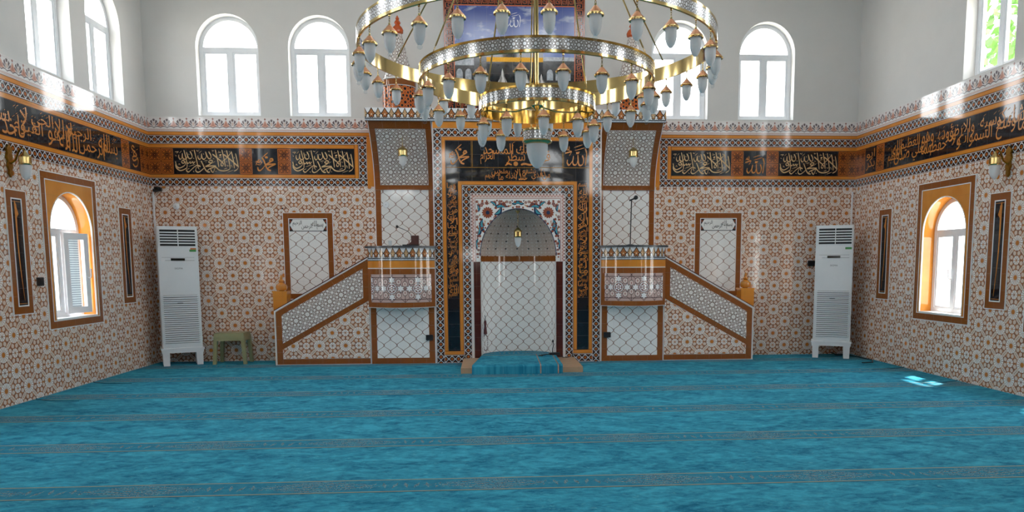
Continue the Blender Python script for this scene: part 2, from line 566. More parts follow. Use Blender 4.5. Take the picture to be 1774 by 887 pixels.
m_plaster = mat('white_plaster', speckle(lin(214, 211, 208), .02, 3), rough=.75, spec=.25)
m_ceil = mat('ceiling_paint', speckle(lin(236, 234, 230), .02, 2), rough=.8)
m_pvc = mat('white_window_plastic', speckle(lin(232, 234, 238), .02, 6), rough=.3)
m_sill = mat('white_sill', speckle(lin(236, 236, 234), .03, 8), rough=.3)
m_gold = mat('polished_brass', speckle(lin(206, 180, 122), .04, 14), rough=.1, metal=1.0)
m_goldd = mat('aged_brass', speckle(lin(150, 110, 40), .25, 60), rough=.3, metal=1.0)
m_silver = mat('pierced_silver_band', p_silver, rough=.16, spec=.8, metal=.35)
m_copper = mat('copper_cap', speckle(lin(182, 124, 86), .12, 60), rough=.38, metal=.5)
m_ink_gold = mat('gold_script', speckle(lin(204, 128, 56), .1, 40), rough=.2)
m_ink_pale = mat('pale_gold_script', speckle(lin(212, 176, 128), .06, 40), rough=.2)
m_ink_white = mat('white_script', speckle(lin(236, 238, 244), .03, 40), rough=.2)
m_ink_black = mat('black_script', speckle(lin(24, 22, 24), .1, 40), rough=.25)
m_granite = mat('dark_granite', speckle(lin(74, 78, 84), .35, 90), rough=.25)
m_ac = mat('white_appliance_plastic', speckle(lin(226, 230, 234), .015, 5), rough=.28)
m_slot = mat('dark_slot', speckle(lin(24, 26, 30), .15, 20), rough=.6)
m_disp = mat('display_glass', speckle(lin(20, 26, 22), .2, 30), rough=.1)
m_green = mat('green_sticker', speckle(lin(64, 140, 72), .15, 50), rough=.4)
m_orst = mat('orange_sticker', speckle(lin(196, 110, 60), .2, 60), rough=.4)
m_grey = mat('grey_print', speckle(lin(110, 114, 120), .05, 30), rough=.4)
m_olive = mat('olive_plastic', speckle(lin(150, 150, 112), .06, 12), rough=.38)
m_black = mat('black_plastic', speckle(lin(22, 22, 26), .15, 30), rough=.4)
m_wood = mat('dark_red_wood', speckle(lin(72, 30, 24), .25, 18), rough=.35)
m_wplast = mat('white_plastic', speckle(lin(230, 232, 236), .02, 10), rough=.35)
m_amber = mat('amber_glaze', speckle(lin(206, 130, 40), .06, 10), rough=.12, coat=.6)
m_rust = mat('rust_orange_glaze', speckle(lin(196, 84, 30), .08, 10), rough=.2, coat=.4)
m_beige = mat('beige_stone', speckle(lin(184, 152, 122), .06, 14), rough=.5)
m_seam = mat('dark_carpet_edge', speckle(lin(14, 74, 98), .2, 30), rough=.9)
m_tassel = mat('dark_red_beads', speckle(lin(84, 20, 28), .2, 80), rough=.35)
m_bead = mat('amethyst_beads', speckle(lin(120, 96, 104), .2, 80), rough=.3)
m_blue = mat('cobalt_glaze', speckle(lin(40, 110, 150), .2, 40), rough=.15)
m_teal = mat('turquoise_glaze', speckle(lin(70, 160, 180), .15, 40), rough=.15)
m_navy = mat('navy_glaze', speckle(lin(36, 52, 84), .15, 40), rough=.15)
m_carn = mat('carnation_glaze', speckle(lin(150, 78, 56), .3, 90), rough=.15)
m_tanp = mat('tan_glaze', speckle(lin(196, 150, 120), .2, 60), rough=.15)
m_dusk = mat('dark_photo_tile', lambda: seams(*uvs(), mixc(ramp(noise(14, 5, .7), .35, .65), lin(24, 24, 28), lin(64, 62, 62)), .2, .0016, lin(110, 108, 110)), rough=.12)
m_tent = mat('striped_canvas', lambda: mixc(absf(cen(uvs()[0] * 9)) < .28, lin(130, 126, 122), lin(212, 208, 204)), rough=.2)
def p_sky():
    u, v = uvs()
    c = mixc(ramp(v, 4.7, 5.7), lin(96, 122, 190), lin(52, 72, 150))
    cl = noise(2.3, 5, .55, 1, 2.2)
    c = mixc(ramp(cl, .55, .72), c, lin(206, 212, 228))
    return seams(u, v, c, .2, .0016, lin(120, 130, 170))
m_sky = mat('blue_sky_tile', p_sky, rough=.12)
m_brick = mat('brick_photo_tile', lambda: mixc((absf(cen(uvs()[1] / .07)) < .1) | (absf(cen(uvs()[0] / .12 + mth('FLOOR', uvs()[1] / .07 + .5) * .5)) < .06), lin(70, 34, 26), lin(140, 84, 60)), rough=.15)
m_court = mat('pale_photo_tile', lambda: seams(*uvs(), mixc(ramp(noise(18, 4, .7), .4, .6), lin(150, 156, 166), lin(196, 200, 206)), .2, .0016), rough=.12)
m_key = mat('rust_key_tile', speckle(lin(188, 92, 50), .1, 30), rough=.15)
m_paving = mat('pale_paving', speckle(lin(196, 190, 178), .1, 1.2), rough=.9)
m_facade = mat('outer_render', speckle(lin(214, 208, 196), .05, 1.5), rough=.9)
m_leaf = mat('leaf', speckle(lin(92, 136, 56), .25, 6), rough=.6)
m_bark = mat('bark', speckle(lin(92, 74, 58), .3, 12), rough=.9)

def glass_mat(name, rough, fac, tint=(1, 1, 1, 1)):
    global NT
    m = bpy.data.materials.new(name); m.use_nodes = True; NT = m.node_tree
    NT.nodes.clear()
    out = NT.nodes.new('ShaderNodeOutputMaterial')
    tr = NT.nodes.new('ShaderNodeBsdfTransparent'); tr.inputs[0].default_value = tint
    gl = NT.nodes.new('ShaderNodeBsdfGlossy'); gl.inputs['Roughness'].default_value = rough
    lw = NT.nodes.new('ShaderNodeLayerWeight'); lw.inputs['Blend'].default_value = .5
    schlick = .04 + fac * mth('POWER', E(lw.outputs['Facing']), 5.0)
    mx_ = NT.nodes.new('ShaderNodeMixShader')
    put(mx_.inputs[0], schlick); NT.links.new(tr.outputs[0], mx_.inputs[1]); NT.links.new(gl.outputs[0], mx_.inputs[2])
    NT.links.new(mx_.outputs[0], out.inputs[0])
    return m
m_pane = glass_mat('window_glass', .02, .7, (.97, .985, .98, 1))
m_clear = glass_mat('clear_knob_glass', .03, .9, (.93, .96, .98, 1))
def frosted():
    global NT
    m = bpy.data.materials.new('frosted_glass'); m.use_nodes = True; NT = m.node_tree
    NT.nodes.clear()
    out = NT.nodes.new('ShaderNodeOutputMaterial')
    d = NT.nodes.new('ShaderNodeBsdfDiffuse'); d.inputs[0].default_value = (.94, .94, .95, 1)
    t = NT.nodes.new('ShaderNodeBsdfTranslucent'); t.inputs[0].default_value = (.97, .97, .98, 1)
    g = NT.nodes.new('ShaderNodeBsdfGlossy'); g.inputs['Roughness'].default_value = .35
    a = NT.nodes.new('ShaderNodeMixShader'); a.inputs[0].default_value = .42
    b = NT.nodes.new('ShaderNodeMixShader'); b.inputs[0].default_value = .06
    NT.links.new(d.outputs[0], a.inputs[1]); NT.links.new(t.outputs[0], a.inputs[2])
    NT.links.new(a.outputs[0], b.inputs[1]); NT.links.new(g.outputs[0], b.inputs[2]); NT.links.new(b.outputs[0], out.inputs[0])
    return m
m_frost = frosted()
def screen_mat():
    global NT
    m = bpy.data.materials.new('pleated_screen'); m.use_nodes = True; NT = m.node_tree
    NT.nodes.clear()
    out = NT.nodes.new('ShaderNodeOutputMaterial')
    c = mixc(absf(cen(uvs()[1] / .03)) < .16, lin(226, 230, 232), lin(150, 158, 166))
    d = NT.nodes.new('ShaderNodeBsdfDiffuse'); put(d.inputs[0], c)
    t = NT.nodes.new('ShaderNodeBsdfTranslucent'); put(t.inputs[0], c)
    a = NT.nodes.new('ShaderNodeMixShader'); a.inputs[0].default_value = .35
    NT.links.new(d.outputs[0], a.inputs[1]); NT.links.new(t.outputs[0], a.inputs[2]); NT.links.new(a.outputs[0], out.inputs[0])
    return m
m_screen = screen_mat()

# ------------------------------------------------------------------ lettering
FORMS = {}
for cp in range(0xFE70, 0xFEFD):
    dcm = unicodedata.decomposition(chr(cp)).split()
    if len(dcm) >= 2 and dcm[0] in ('<isolated>', '<final>', '<initial>', '<medial>'):
        base = ''.join(chr(int(x, 16)) for x in dcm[1:])
        FORMS.setdefault(base, {})[dcm[0][1:-1]] = chr(cp)
def shape(word):
    """one Arabic word -> joined glyphs in left-to-right order"""
    toks = []; i = 0
    while i < len(word):
        two = word[i:i + 2]
        if len(two) == 2 and two[0] == '\u0644' and two in FORMS: toks.append(two); i += 2
        else: toks.append(word[i]); i += 1
    out = []
    for k, t in enumerate(toks):
        f = FORMS.get(t, {})
        pf = FORMS.get(toks[k - 1], {}) if k else {}
        nf = FORMS.get(toks[k + 1], {}) if k + 1 < len(toks) else {}
        jp = ('initial' in pf) and ('final' in f)
        jn = ('initial' in f) and ('final' in nf)
        key = 'medial' if jp and jn else 'final' if jp else 'initial' if jn else 'isolated'
        out.append(f.get(key) or f.get('isolated') or t)
    return ''.join(reversed(out))
TXT = {}
def glyphs(s):
    if s in TXT: return TXT[s]
    cu = bpy.data.curves.new('lettering', 'FONT'); cu.body = s; cu.resolution_u = 2
    o = bpy.data.objects.new('lettering', cu); COL.objects.link(o)
    bpy.context.view_layer.update()
    me = bpy.data.meshes.new_from_object(o.evaluated_get(bpy.context.evaluated_depsgraph_get()))
    # strokes of neighbouring letters overlap: number the pieces so each lies a hair above the last
    par = list(range(len(me.vertices)))
    def root(i):
        while par[i] != i: par[i] = par[par[i]]; i = par[i]
        return i
    for e in me.edges: par[root(e.vertices[0])] = root(e.vertices[1])
    ids = {}
    isl = [ids.setdefault(root(i), len(ids)) for i in range(len(me.vertices))]
    T_ = ([(v.co.x, v.co.y) for v in me.vertices], [tuple(p.vertices) for p in me.polygons], isl)
    bpy.data.objects.remove(o); bpy.data.curves.remove(cu); bpy.data.meshes.remove(me)
    TXT[s] = T_
    return T_
def verse(mb, fr, text, u0, u1, v0, v1, w, rows=2, m=0, lap=.62):
    """words written right to left, stepping up and down in tiers as a calligrapher stacks them"""
    words = [glyphs(shape(x)) for x in text.split()]
    wid = []
    for P, F, I in words:
        xs = [p[0] for p in P] or [0]
        wid.append(max(xs) - min(xs) + .12)
    H = v1 - v0
    tot = sum(wid) * (lap if rows > 1 else 1.0)
    k = (u1 - u0) / tot
    x = u1
    for i, ((P, F, I), wd) in enumerate(zip(words, wid)):
        full = wd * k
        if rows == 1: a, b = v0, v1
        elif i % 2 == 0: a, b = v0, v0 + H * .66
        else: a, b = v0 + H * .36, v1
        x0 = x - full * .98
        mb.text(fr, (P, F, I), max(x0, u0), x, a, b, w, m)
        x -= full * (lap if rows > 1 else 1.0)
def slant(mb, fr, u0, u1, v0, v1, w, n, m=0, wd=.006):
    """the small vowel strokes scattered between the letters"""
    for _ in range(n):
        x = random.uniform(u0, u1); y = random.uniform(v0, v1)
        L = random.uniform(.02, .05)
        mb.pen(fr, [(x, y), (x + L, y + L * .55)], wd, 1.9, w, m)

# traced brush strokes (unit boxes: x 0..1, y 0..1 upwards)
def norm(strokes, x0, x1, y0, y1):
    return [[((x - x0) / (x1 - x0), (y1 - y) / (y1 - y0)) for x, y in s] for s in strokes]
SHAHADA = norm([
 [(1660,245),(1690,400),(1710,560),(1716,610),(1680,670),(1600,715)], [(1345,270),(1450,350),(1600,480),(1708,590)],
 [(1550,190),(1580,330),(1605,500),(1612,640)], [(1558,205),(1440,350),(1320,455),(1300,480),(1335,520),(1310,575),(1270,560),(1275,510),(1300,478)],
 [(1060,265),(1180,370),(1300,472)], [(1430,165),(1455,300),(1482,450),(1502,610),(1480,665),(1400,697),(1300,706),(1210,680),(1130,608),(1105,640),(1070,730),(1040,742),(1008,700),(1000,655)],
 [(1310,150),(1335,280),(1360,420),(1380,600)], [(1140,150),(1160,280),(1190,440),(1210,610)],
 [(1048,490),(1052,445),(1000,428),(950,468),(990,495),(1048,485),(960,545),(868,592),(1000,580),(1135,583),(1000,640),(930,680),(890,738)], [(880,705),(925,738),(975,738)],
 [(755,440),(800,540),(840,640),(890,715),(960,738)], [(830,630),(720,722),(650,742),(607,702),(615,650),(632,600)],
 [(735,600),(690,572),(640,565),(570,610),(480,690),(420,737),(368,705),(370,668)], [(590,155),(610,260),(640,420),(665,570),(675,640)],
 [(480,190),(522,280),(527,350),(482,386),(432,360),(392,215)], [(398,230),(410,330),(350,402),(288,370),(280,245)], [(282,250),(262,370),(215,402),(183,340),(192,285)],
 [(325,160),(350,280),(375,420),(388,590),(350,650),(210,702),(112,635),(90,540)],
 [(335,470),(290,430),(250,470),(290,512),(340,480),(330,560),(200,632),(122,592),(98,500),(92,460)],
 [(385,485),(420,512),(470,472),(482,512),(540,470),(552,512),(605,462)],
 [(965,200),(1012,290),(1017,360),(970,387),(930,340),(880,200)], [(890,230),(900,330),(840,402),(790,370),(775,250)], [(775,260),(760,370),(715,406),(680,350),(685,300)],
 [(710,245),(785,180)], [(205,245),(265,185)], [(92,212),(180,206),(130,248)], [(1200,232),(1285,212)], [(1215,357),(1300,337)], [(1430,742),(1580,687)],
 [(1340,662),(1430,632)], [(840,447),(930,425)], [(430,597),(600,535)], [(380,672),(450,642)], [(530,170),(555,185)], [(650,170),(690,190),(710,165)], [(1050,165),(1080,185),(1105,160)],
 [(1220,185),(1232,205)], [(1380,185),(1392,205)], [(1500,195),(1510,215)], [(1240,290),(1280,280),(1275,300),(1240,305)], [(1070,380),(1100,395)], [(1420,560),(1450,580),(1470,555)],
 [(1530,550),(1550,580),(1555,620)], [(1620,340),(1635,380)], [(1410,450),(1430,480)], [(870,500),(890,470)], [(820,250),(840,280)], [(445,260),(460,290)], [(555,370),(580,390)], [(100,300),(125,320)],
 [(160,560),(185,520),(210,560)], [(540,715),(560,740)], [(1120,710),(1135,730)], [(680,640),(700,670)], [(1060,500),(1120,455)]], 60, 1735, 130, 770)
MUHAMMAD = norm([
 [(548,300),(530,262),(492,264),(478,300),(520,304),(545,290),(480,335),(390,388),(490,378),(590,374),(500,420),(445,455),(436,482)],
 [(318,230),(358,300),(385,390),(402,440),(438,495),(495,516)], [(392,380),(335,458),(275,512),(236,502),(224,440)],
 [(335,222),(442,128)], [(385,205),(400,235),(412,215),(428,240),(432,215)], [(190,400),(215,330),(240,300),(270,270)], [(200,310),(250,340),(300,290)],
 [(215,380),(270,390),(310,350)], [(250,300),(260,360)], [(285,280),(300,340),(325,330)], [(180,350),(200,300)]], 145, 610, 80, 555)
ALLAH = norm([
 [(1385,200),(1410,300),(1398,430),(1385,545)], [(1330,338),(1352,420),(1338,510),(1290,543),(1255,500),(1242,325)], [(1245,430),(1222,510),(1175,533),(1145,480),(1162,345)],
 [(1165,400),(1120,482),(1075,537),(1040,490),(1046,425)], [(1185,243),(1372,186)], [(1172,182),(1332,124)], [(1220,268),(1226,302),(1246,278),(1252,302),(1276,262)],
 [(1005,250),(1030,200),(1045,240)], [(1050,170),(1060,230),(1090,180)], [(1000,300),(1060,280),(1120,265),(1080,350)], [(1075,150),(1085,220)], [(1015,230),(1100,240)]], 985, 1440, 80, 560)
OMAR = norm([
 [(60,20),(40,8),(25,25),(42,40),(70,45)], [(70,45),(45,60),(55,78),(85,70),(70,52)], [(60,75),(30,90),(40,110),(75,100),(90,85),(100,110),(85,140),(55,150),(30,135)], [(20,60),(35,50)], [(85,30),(105,20)]], 10, 115, 0, 160)
def strokes(mb, fr, S_, u0, u1, v0, v1, wd, w, m=0, ang=1.1, thin=None):
    for i, s in enumerate(S_):
        k = wd if (len(s) > 3 or thin is None or i < thin) else wd * .5
        mb.pen(fr, [(u0 + x * (u1 - u0), v0 + y * (v1 - v0)) for x, y in s], k, ang, w, m)

# ------------------------------------------------------------------ room shell
XL, XR, YB, ZC = -5.31, 6.11, -14.6, 6.6
TH = .25
F_ = Fr((0, 0, 0), (1, 0, 0), (0, 0, 1), (0, -1, 0))       # front wall: u = x
L_ = Fr((XL, 0, 0), (0, 1, 0), (0, 0, 1), (1, 0, 0))       # left wall: u = y
R_ = Fr((XR, 0, 0), (0, -1, 0), (0, 0, 1), (-1, 0, 0))     # right wall: u = -y
B_ = Fr((0, YB, 0), (-1, 0, 0), (0, 0, 1), (0, 1, 0))      # rear wall: u = -x

def arch(o, n=20):
    c = (o['u0'] + o['u1']) / 2; r = (o['u1'] - o['u0']) / 2
    return [(c - r * math.cos(PI * i / n), o['vs'] + (o['vt'] - o['vs']) * math.sin(PI * i / n)) for i in range(n + 1)]
def outline(o, n=20):
    """closed loop, counter-clockwise: sill left, sill right, up and over"""
    return [(o['u0'], o['v0']), (o['u1'], o['v0'])] + list(reversed(arch(o, n)))
def sheet(mb, fr, u0, u1, v0, v1, ops, w, m=0, uvf=None):
    g = uvf or (lambda u, v: (u, v))
    def q(pts): mb.face([fr(u, v, w) for u, v in pts], [g(u, v) for u, v in pts], m)
    x = u0
    for o in sorted(ops, key=lambda o: o['u0']):
        if o['u0'] > x: q([(x, v0), (o['u0'], v0), (o['u0'], v1), (x, v1)])
        if o['v0'] > v0: q([(o['u0'], v0), (o['u1'], v0), (o['u1'], o['v0']), (o['u0'], o['v0'])])
        A = arch(o)
        for a, b in zip(A, A[1:]): q([a, b, (b[0], v1), (a[0], v1)])
        x = o['u1']
    if x < u1: q([(x, v0), (u1, v0), (u1, v1), (x, v1)])
def reveal(mb, fr, o, w0, w1, m=0, ms=None):
    P = outline(o)
    L = 0
    for i in range(len(P)):
        a, b = P[i], P[(i + 1) % len(P)]
        d = math.hypot(b[0] - a[0], b[1] - a[1])
        mb.face([fr(*a, w0), fr(*b, w0), fr(*b, w1), fr(*a, w1)], [(w0, L), (w0, L + d), (w1, L + d), (w1, L)], ms if (i == 0 and ms is not None) else m, i > 1)
        L += d
def op(u0, u1, v0, vs, vt): return dict(u0=u0, u1=u1, v0=v0, vs=vs, vt=vt)

UPF = [op(-4.515, -3.56, 3.88, 4.92, 5.42), op(-3.105, -2.16, 3.88, 4.92, 5.42), op(2.645, 3.575, 3.88, 4.92, 5.43), op(4.085, 5.01, 3.88, 4.92, 5.43)]
UPL = [op(-1.64, -.70, 3.88, 4.92, 5.43), op(-2.97, -2.02, 3.88, 4.92, 5.43), op(-5.3, -4.36, 3.90, 4.96, 5.47), op(-6.63, -5.69, 3.90, 4.96, 5.47), op(-9.5, -8.56, 3.90, 4.96, 5.47)]  # those further back are unseen, added to light the hall
UPR = [op(2.735, 3.68, 3.87, 4.92, 5.43), op(4.12, 5.06, 3.90, 4.96, 5.47), op(6.9, 7.84, 3.90, 4.96, 5.47), op(9.0, 9.94, 3.90, 4.96, 5.47)]  # all past the first are out of view, added for daylight
LOL = [op(-2.80, -1.86, .89, 1.98, 2.46), op(-6.4, -5.46, .89, 1.98, 2.46)]  # second one unseen, added to bring in daylight
LOR = [op(2.04, 2.98, .85, 1.95, 2.41), op(4.27, 5.3, .85, 1.98, 2.48), op(7.2, 8.14, .85, 1.95, 2.41)]  # last one unseen, added for more daylight
UPB = [op(-4.2, -3.26, 3.90, 4.96, 5.47), op(-2.6, -1.66, 3.9, 4.96, 5.47), op(1.0, 1.94, 3.9, 4.96, 5.47), op(2.6, 3.54, 3.9, 4.96, 5.47)]  # rear windows out of view, added to light the hall
LOB = [op(.28, .98, 1.68, 1.86, 2.06)]

ZM = 3.30
def wall(name, fr, u0, u1, lo, up):
    mb = MB()
    sheet(mb, fr, u0, u1, 0, ZM, lo, 0); sheet(mb, fr, u0, u1, ZM, ZC, up, 0)
    sheet(mb, fr, u0 - TH, u1 + TH, -.3, ZM, lo, -TH, 1); sheet(mb, fr, u0 - TH, u1 + TH, ZM, ZC, up, -TH, 1)
    for o in up: reveal(mb, fr, o, -.2, 0, 0, 2); reveal(mb, fr, o, -TH, -.2, 1, 1)
    for o in lo: reveal(mb, fr, o, -.2, 0, 3, 2); reveal(mb, fr, o, -TH, -.2, 1, 1)
    return mb.build(name, [m_plaster, m_facade, m_sill, m_org], None, kind='structure')
w_front = wall('wall_front', F_, XL, XR, [], UPF)
w_left = wall('wall_left', L_, YB, 0, LOL, UPL)
w_right = wall('wall_right', R_, 0, -YB, LOR, UPR)
w_back = wall('wall_back', B_, -XR, -XL, LOB, UPB)

mb = MB(); mb.face([(XL, YB, 0), (XR, YB, 0), (XR, 0, 0), (XL, 0, 0)])
mb.face([(XL, YB, -.3), (XL, 0, -.3), (XR, 0, -.3), (XR, YB, -.3)])
for a, b in (((XL, YB), (XR, YB)), ((XR, YB), (XR, 0)), ((XR, 0), (XL, 0)), ((XL, 0), (XL, YB))):
    mb.face([(*a, -.3), (*b, -.3), (*b, 0), (*a, 0)])
floor = mb.build('floor', m_car, None, kind='structure')
# ceiling, with an unseen windowed drum and dome added to light the hall
DX, DY, DR, DZ = .423, -5.706, 2.7, 8.15
def rect_hit(a, x0, x1, y0, y1):
    c, s = math.cos(a), math.sin(a)
    t = min(((x1 - DX) / c if c > 0 else (x0 - DX) / c) if abs(c) > 1e-9 else 1e9, ((y1 - DY) / s if s > 0 else (y0 - DY) / s) if abs(s) > 1e-9 else 1e9)
    return DX + c * t, DY + s * t
mb = MB()
for z, r, (x0, x1, y0, y1) in ((ZC, DR, (XL - .02, XR + .02, YB - .02, .02)), (ZC + .25, DR + .25, (XL - 1.0, XR + 1.7, YB - 1.0, 1.0))):
    A_ = sorted([2 * PI * k / 48 - PI for k in range(48)] + [math.atan2(y - DY, x - DX) for x in (x0, x1) for y in (y0, y1)])
    for a, b in zip(A_, A_[1:] + [A_[0] + 2 * PI]):
        mb.face([(DX + r * math.cos(a), DY + r * math.sin(a), z), (DX + r * math.cos(b), DY + r * math.sin(b), z), (*rect_hit(b, x0, x1, y0, y1), z), (*rect_hit(a, x0, x1, y0, y1), z)])
NW = 12
DWIN = []
for k in range(NW):
    a0 = 2 * PI * k / NW
    for i in range(4):
        b0, b1 = a0 + 2 * PI / NW * i / 4, a0 + 2 * PI / NW * (i + 1) / 4
        for r in (DR, DR + .25):
            P = lambda a, z: (DX + r * math.cos(a), DY + r * math.sin(a), z)
            spans = [(ZC, DZ)] if i == 0 else [(ZC, 6.95), (7.95, DZ)]
            for za, zb in spans: mb.face([P(b0, za), P(b1, za), P(b1, zb), P(b0, zb)])
        if i:
            for z in (6.95, 7.95): mb.face([(DX + q * math.cos(b), DY + q * math.sin(b), z) for q, b in ((DR, b0), (DR, b1), (DR + .25, b1), (DR + .25, b0))])
    for b in (a0 + 2 * PI / NW / 4, a0 + 2 * PI / NW): mb.face([(DX + q * math.cos(b), DY + q * math.sin(b), z) for q, z in ((DR, 6.95), (DR + .25, 6.95), (DR + .25, 7.95), (DR, 7.95))])
    DWIN.append(a0 + 2 * PI / NW * .625)
mb.revolve([(DR, DZ), (DR * .96, DZ + .6), (DR * .8, DZ + 1.3), (DR * .5, DZ + 1.9), (0, DZ + 2.15)], (DX, DY, 0), 48)
mb.revolve([(DR, DZ), (DR + .95, DZ - .02), (DR + .95, DZ + .1), (DR + .2, DZ + .25), (DR * .85, DZ + 1.5), (DR * .5, DZ + 2.1), (0, DZ + 2.35)], (DX, DY, 0), 48)  # outer shell, with an added rim that keeps sun out of the drum
ceiling = mb.build('ceiling', m_ceil, None, kind='structure')
mb = MB()
for x0, x1, y0, y1 in ((XL - 1, XL, YB - 1, 1), (XR, XR + 1.7, YB - 1, 1), (XL, XR, 0, 1), (XL, XR, YB - 1, YB)): mb.box(x0, x1, y0, y1, ZC + .0, ZC + .24)
mb.build('sun_block_eaves', m_facade, ceiling)  # unseen overhang, added and widened to keep sun out of upper windows
# curled edges where the carpet lengths meet the walls
for pts in ([(-5.28, -2.1, .010), (-5.22, -2.2, .014), (-5.05, -2.26, .010), (-4.7, -2.28, .005)], [(-5.28, -3.35, .010), (-5.22, -3.45, .014), (-5.02, -3.52, .010), (-4.7, -3.54, .005)],
            [(6.08, -1.75, .010), (6.0, -1.85, .014), (5.8, -1.9, .010), (5.5, -1.92, .005)], [(6.08, -3.0, .010), (6.0, -3.1, .014), (5.8, -3.16, .010), (5.5, -3.18, .005)]):
    mb = MB(); mb.tube(pts, [.006, .005, .004, .002], 6); mb.build('carpet_edge', m_seam, floor)

# ------------------------------------------------------------------ windows
WN = [0]
def ring(mb, fr, P, Q, w0, w1, m=0, skip=()):
    n = len(P)
    for i in range(n):
        if i in skip: continue
        a, b, c, d = P[i], P[(i + 1) % n], Q[(i + 1) % n], Q[i]
        mb.face([fr(*a, w1), fr(*b, w1), fr(*c, w1), fr(*d, w1)], None, m)
        mb.face([fr(*d, w0), fr(*c, w0), fr(*b, w0), fr(*a, w0)], None, m)
        mb.face([fr(*d, w1), fr(*c, w1), fr(*c, w0), fr(*d, w0)], None, m)
        mb.face([fr(*a, w0), fr(*b, w0), fr(*b, w1), fr(*a, w1)], None, m)
def inset(o, d): return op(o['u0'] + d, o['u1'] - d, o['v0'] + d, o['vs'], o['vt'] - d)
def window(fr, o, depth=.19, f=.06, bar=.07, sash=None, screen=False, handle=False):
    WN[0] += 1
    mb = MB(); i = inset(o, f)
    ring(mb, fr, outline(o), outline(i), -depth - .035, -depth + .035)
    c = (o['u0'] + o['u1']) / 2
    mb.slab(fr, i['u0'], i['u1'], o['vs'] - bar / 2, o['vs'] + bar / 2, -depth - .03, -depth + .032)
    mb.slab(fr, c - bar / 2, c + bar / 2, i['v0'], o['vs'] - bar / 2, -depth - .03, -depth + .032)
    root = mb.build('window_%d' % WN[0], m_pvc, None, kind='structure')
    lo, hi = i['v0'], o['vs'] - bar / 2
    g = MB(); A = arch(op(i['u0'], i['u1'], 0, o['vs'] + bar / 2, i['vt']))
    g.face([fr(u, v, -depth) for u, v in A]); g.build('window_pane', m_pane, root)
    halves = [(i['u0'], c - bar / 2), (c + bar / 2, i['u1'])]
    for k, (a, b) in enumerate(halves):
        if sash == k:
            # an inward-opening sash standing ajar on hinges at the mullion
            an = math.radians(16)
            d = 1 if k == 1 else -1
            U = fr.U * (math.cos(an) * d) + fr.W * math.sin(an)
            Wn = (fr.W * math.cos(an) - fr.U * (math.sin(an) * d))
            sf = Fr(fr(a if d > 0 else b, 0, -depth + .045), U, fr.V, Wn)
            wd = b - a + .01
            s = MB()
            P = [(0, lo - .02), (wd, lo - .02), (wd, hi + .02), (0, hi + .02)]
            Q = [(.07, lo + .06), (wd - .07, lo + .06), (wd - .07, hi - .06), (.07, hi - .06)]
            ring(s, sf, P, Q, -.02, .035)
            so = s.build('window_sash', m_pvc, root)
            g = MB(); g.face([sf(u, v, 0) for u, v in Q]); g.build('sash_pane', m_pane, so)
            if screen:
                g = MB(); g.slab(sf, .07, wd - .12, lo + .06, hi - .06, -.018, -.012); g.build('pleated_screen', m_screen, so)
            h = MB(); hv = (lo + hi) / 2 - .06
            h.slab(sf, wd - .055, wd - .02, hv - .04, hv + .04, .035, .045)
            h.tube([sf(wd - .037, hv, .045), sf(wd - .037, hv, .075), sf(wd - .037, hv + .02, .085), sf(wd - .037, hv + .12, .085)], .009, 8)
            h.build('handle', m_wplast, so)
            h = MB()
            for hz in (lo + .12, hi - .12): h.tube([sf(.0, hz - .04, .03), sf(.0, hz + .04, .03)], .013, 8)
            h.build('hinge', m_pvc, so)
        else:
            s = MB()
            P = [(a, lo), (b, lo), (b, hi), (a, hi)]
            Q = [(a + .03, lo + .03), (b - .03, lo + .03), (b - .03, hi - .03), (a + .03, hi - .03)]
            ring(s, fr, P, Q, -depth - .02, -depth + .025)
            so = s.build('window_sash', m_pvc, root)
            g = MB(); g.face([fr(u, v, -depth) for u, v in Q]); g.build('sash_pane', m_pane, so)
            if handle and k == handle - 1:
                h = MB(); hv = (lo + hi) / 2 - .1; hu = b - .012 if k == 0 else a + .012
                h.tube([fr(hu, hv, -depth + .02), fr(hu, hv, -depth + .06), fr(hu, hv + .03, -depth + .075), fr(hu, hv + .13, -depth + .075)], .009, 8)
                h.build('handle', m_wplast, so)
    return root
for o in UPF: window(F_, o)
for o in UPL: window(L_, o)
for o in UPR: window(R_, o)
window(L_, LOL[0], .19, sash=1, screen=True); window(L_, LOL[1], .19)
window(R_, LOR[0], .19, handle=1); window(R_, LOR[1], .19); window(R_, LOR[2], .19)
for o in UPB: window(B_, o)
window(B_, LOB[0], f=.03, bar=.03)
# ------------------------------------------------------------------ tiling of the walls
Z_BAND0, Z_OR1, Z_BLK, Z_OR2, Z_BAND1, Z_OR3, Z_FRZ, Z_TOP = 2.787, 2.917, 2.975, 3.375, 3.443, 3.573, 3.632, 3.85
def clad(fr, par, u0, u1, ops, uo, vo, w=.008):
    mb = MB(); sheet(mb, fr, u0, u1, 0, Z_BAND0 + .005, ops, w, 0, lambda u, v: (u - uo, v - vo))
    return mb.build('rosette_tiling', m_ros, par)
def strip(name, fr, par, m, u0, u1, v0, v1, w=.012, n=False, vert=False, flip=False):
    mb = MB()
    k = 1.0 / ((u1 - u0) if vert else (v1 - v0)) if n else 1.0
    if vert: g = (lambda u, v: (v, (u1 - u) * k)) if flip else (lambda u, v: (v, (u - u0) * k))
    else: g = lambda u, v: (u, (v - v0) * k)
    mb.slab(fr, u0, u1, v0, v1, 0, w, 0, g)
    return mb.build(name, m, par)
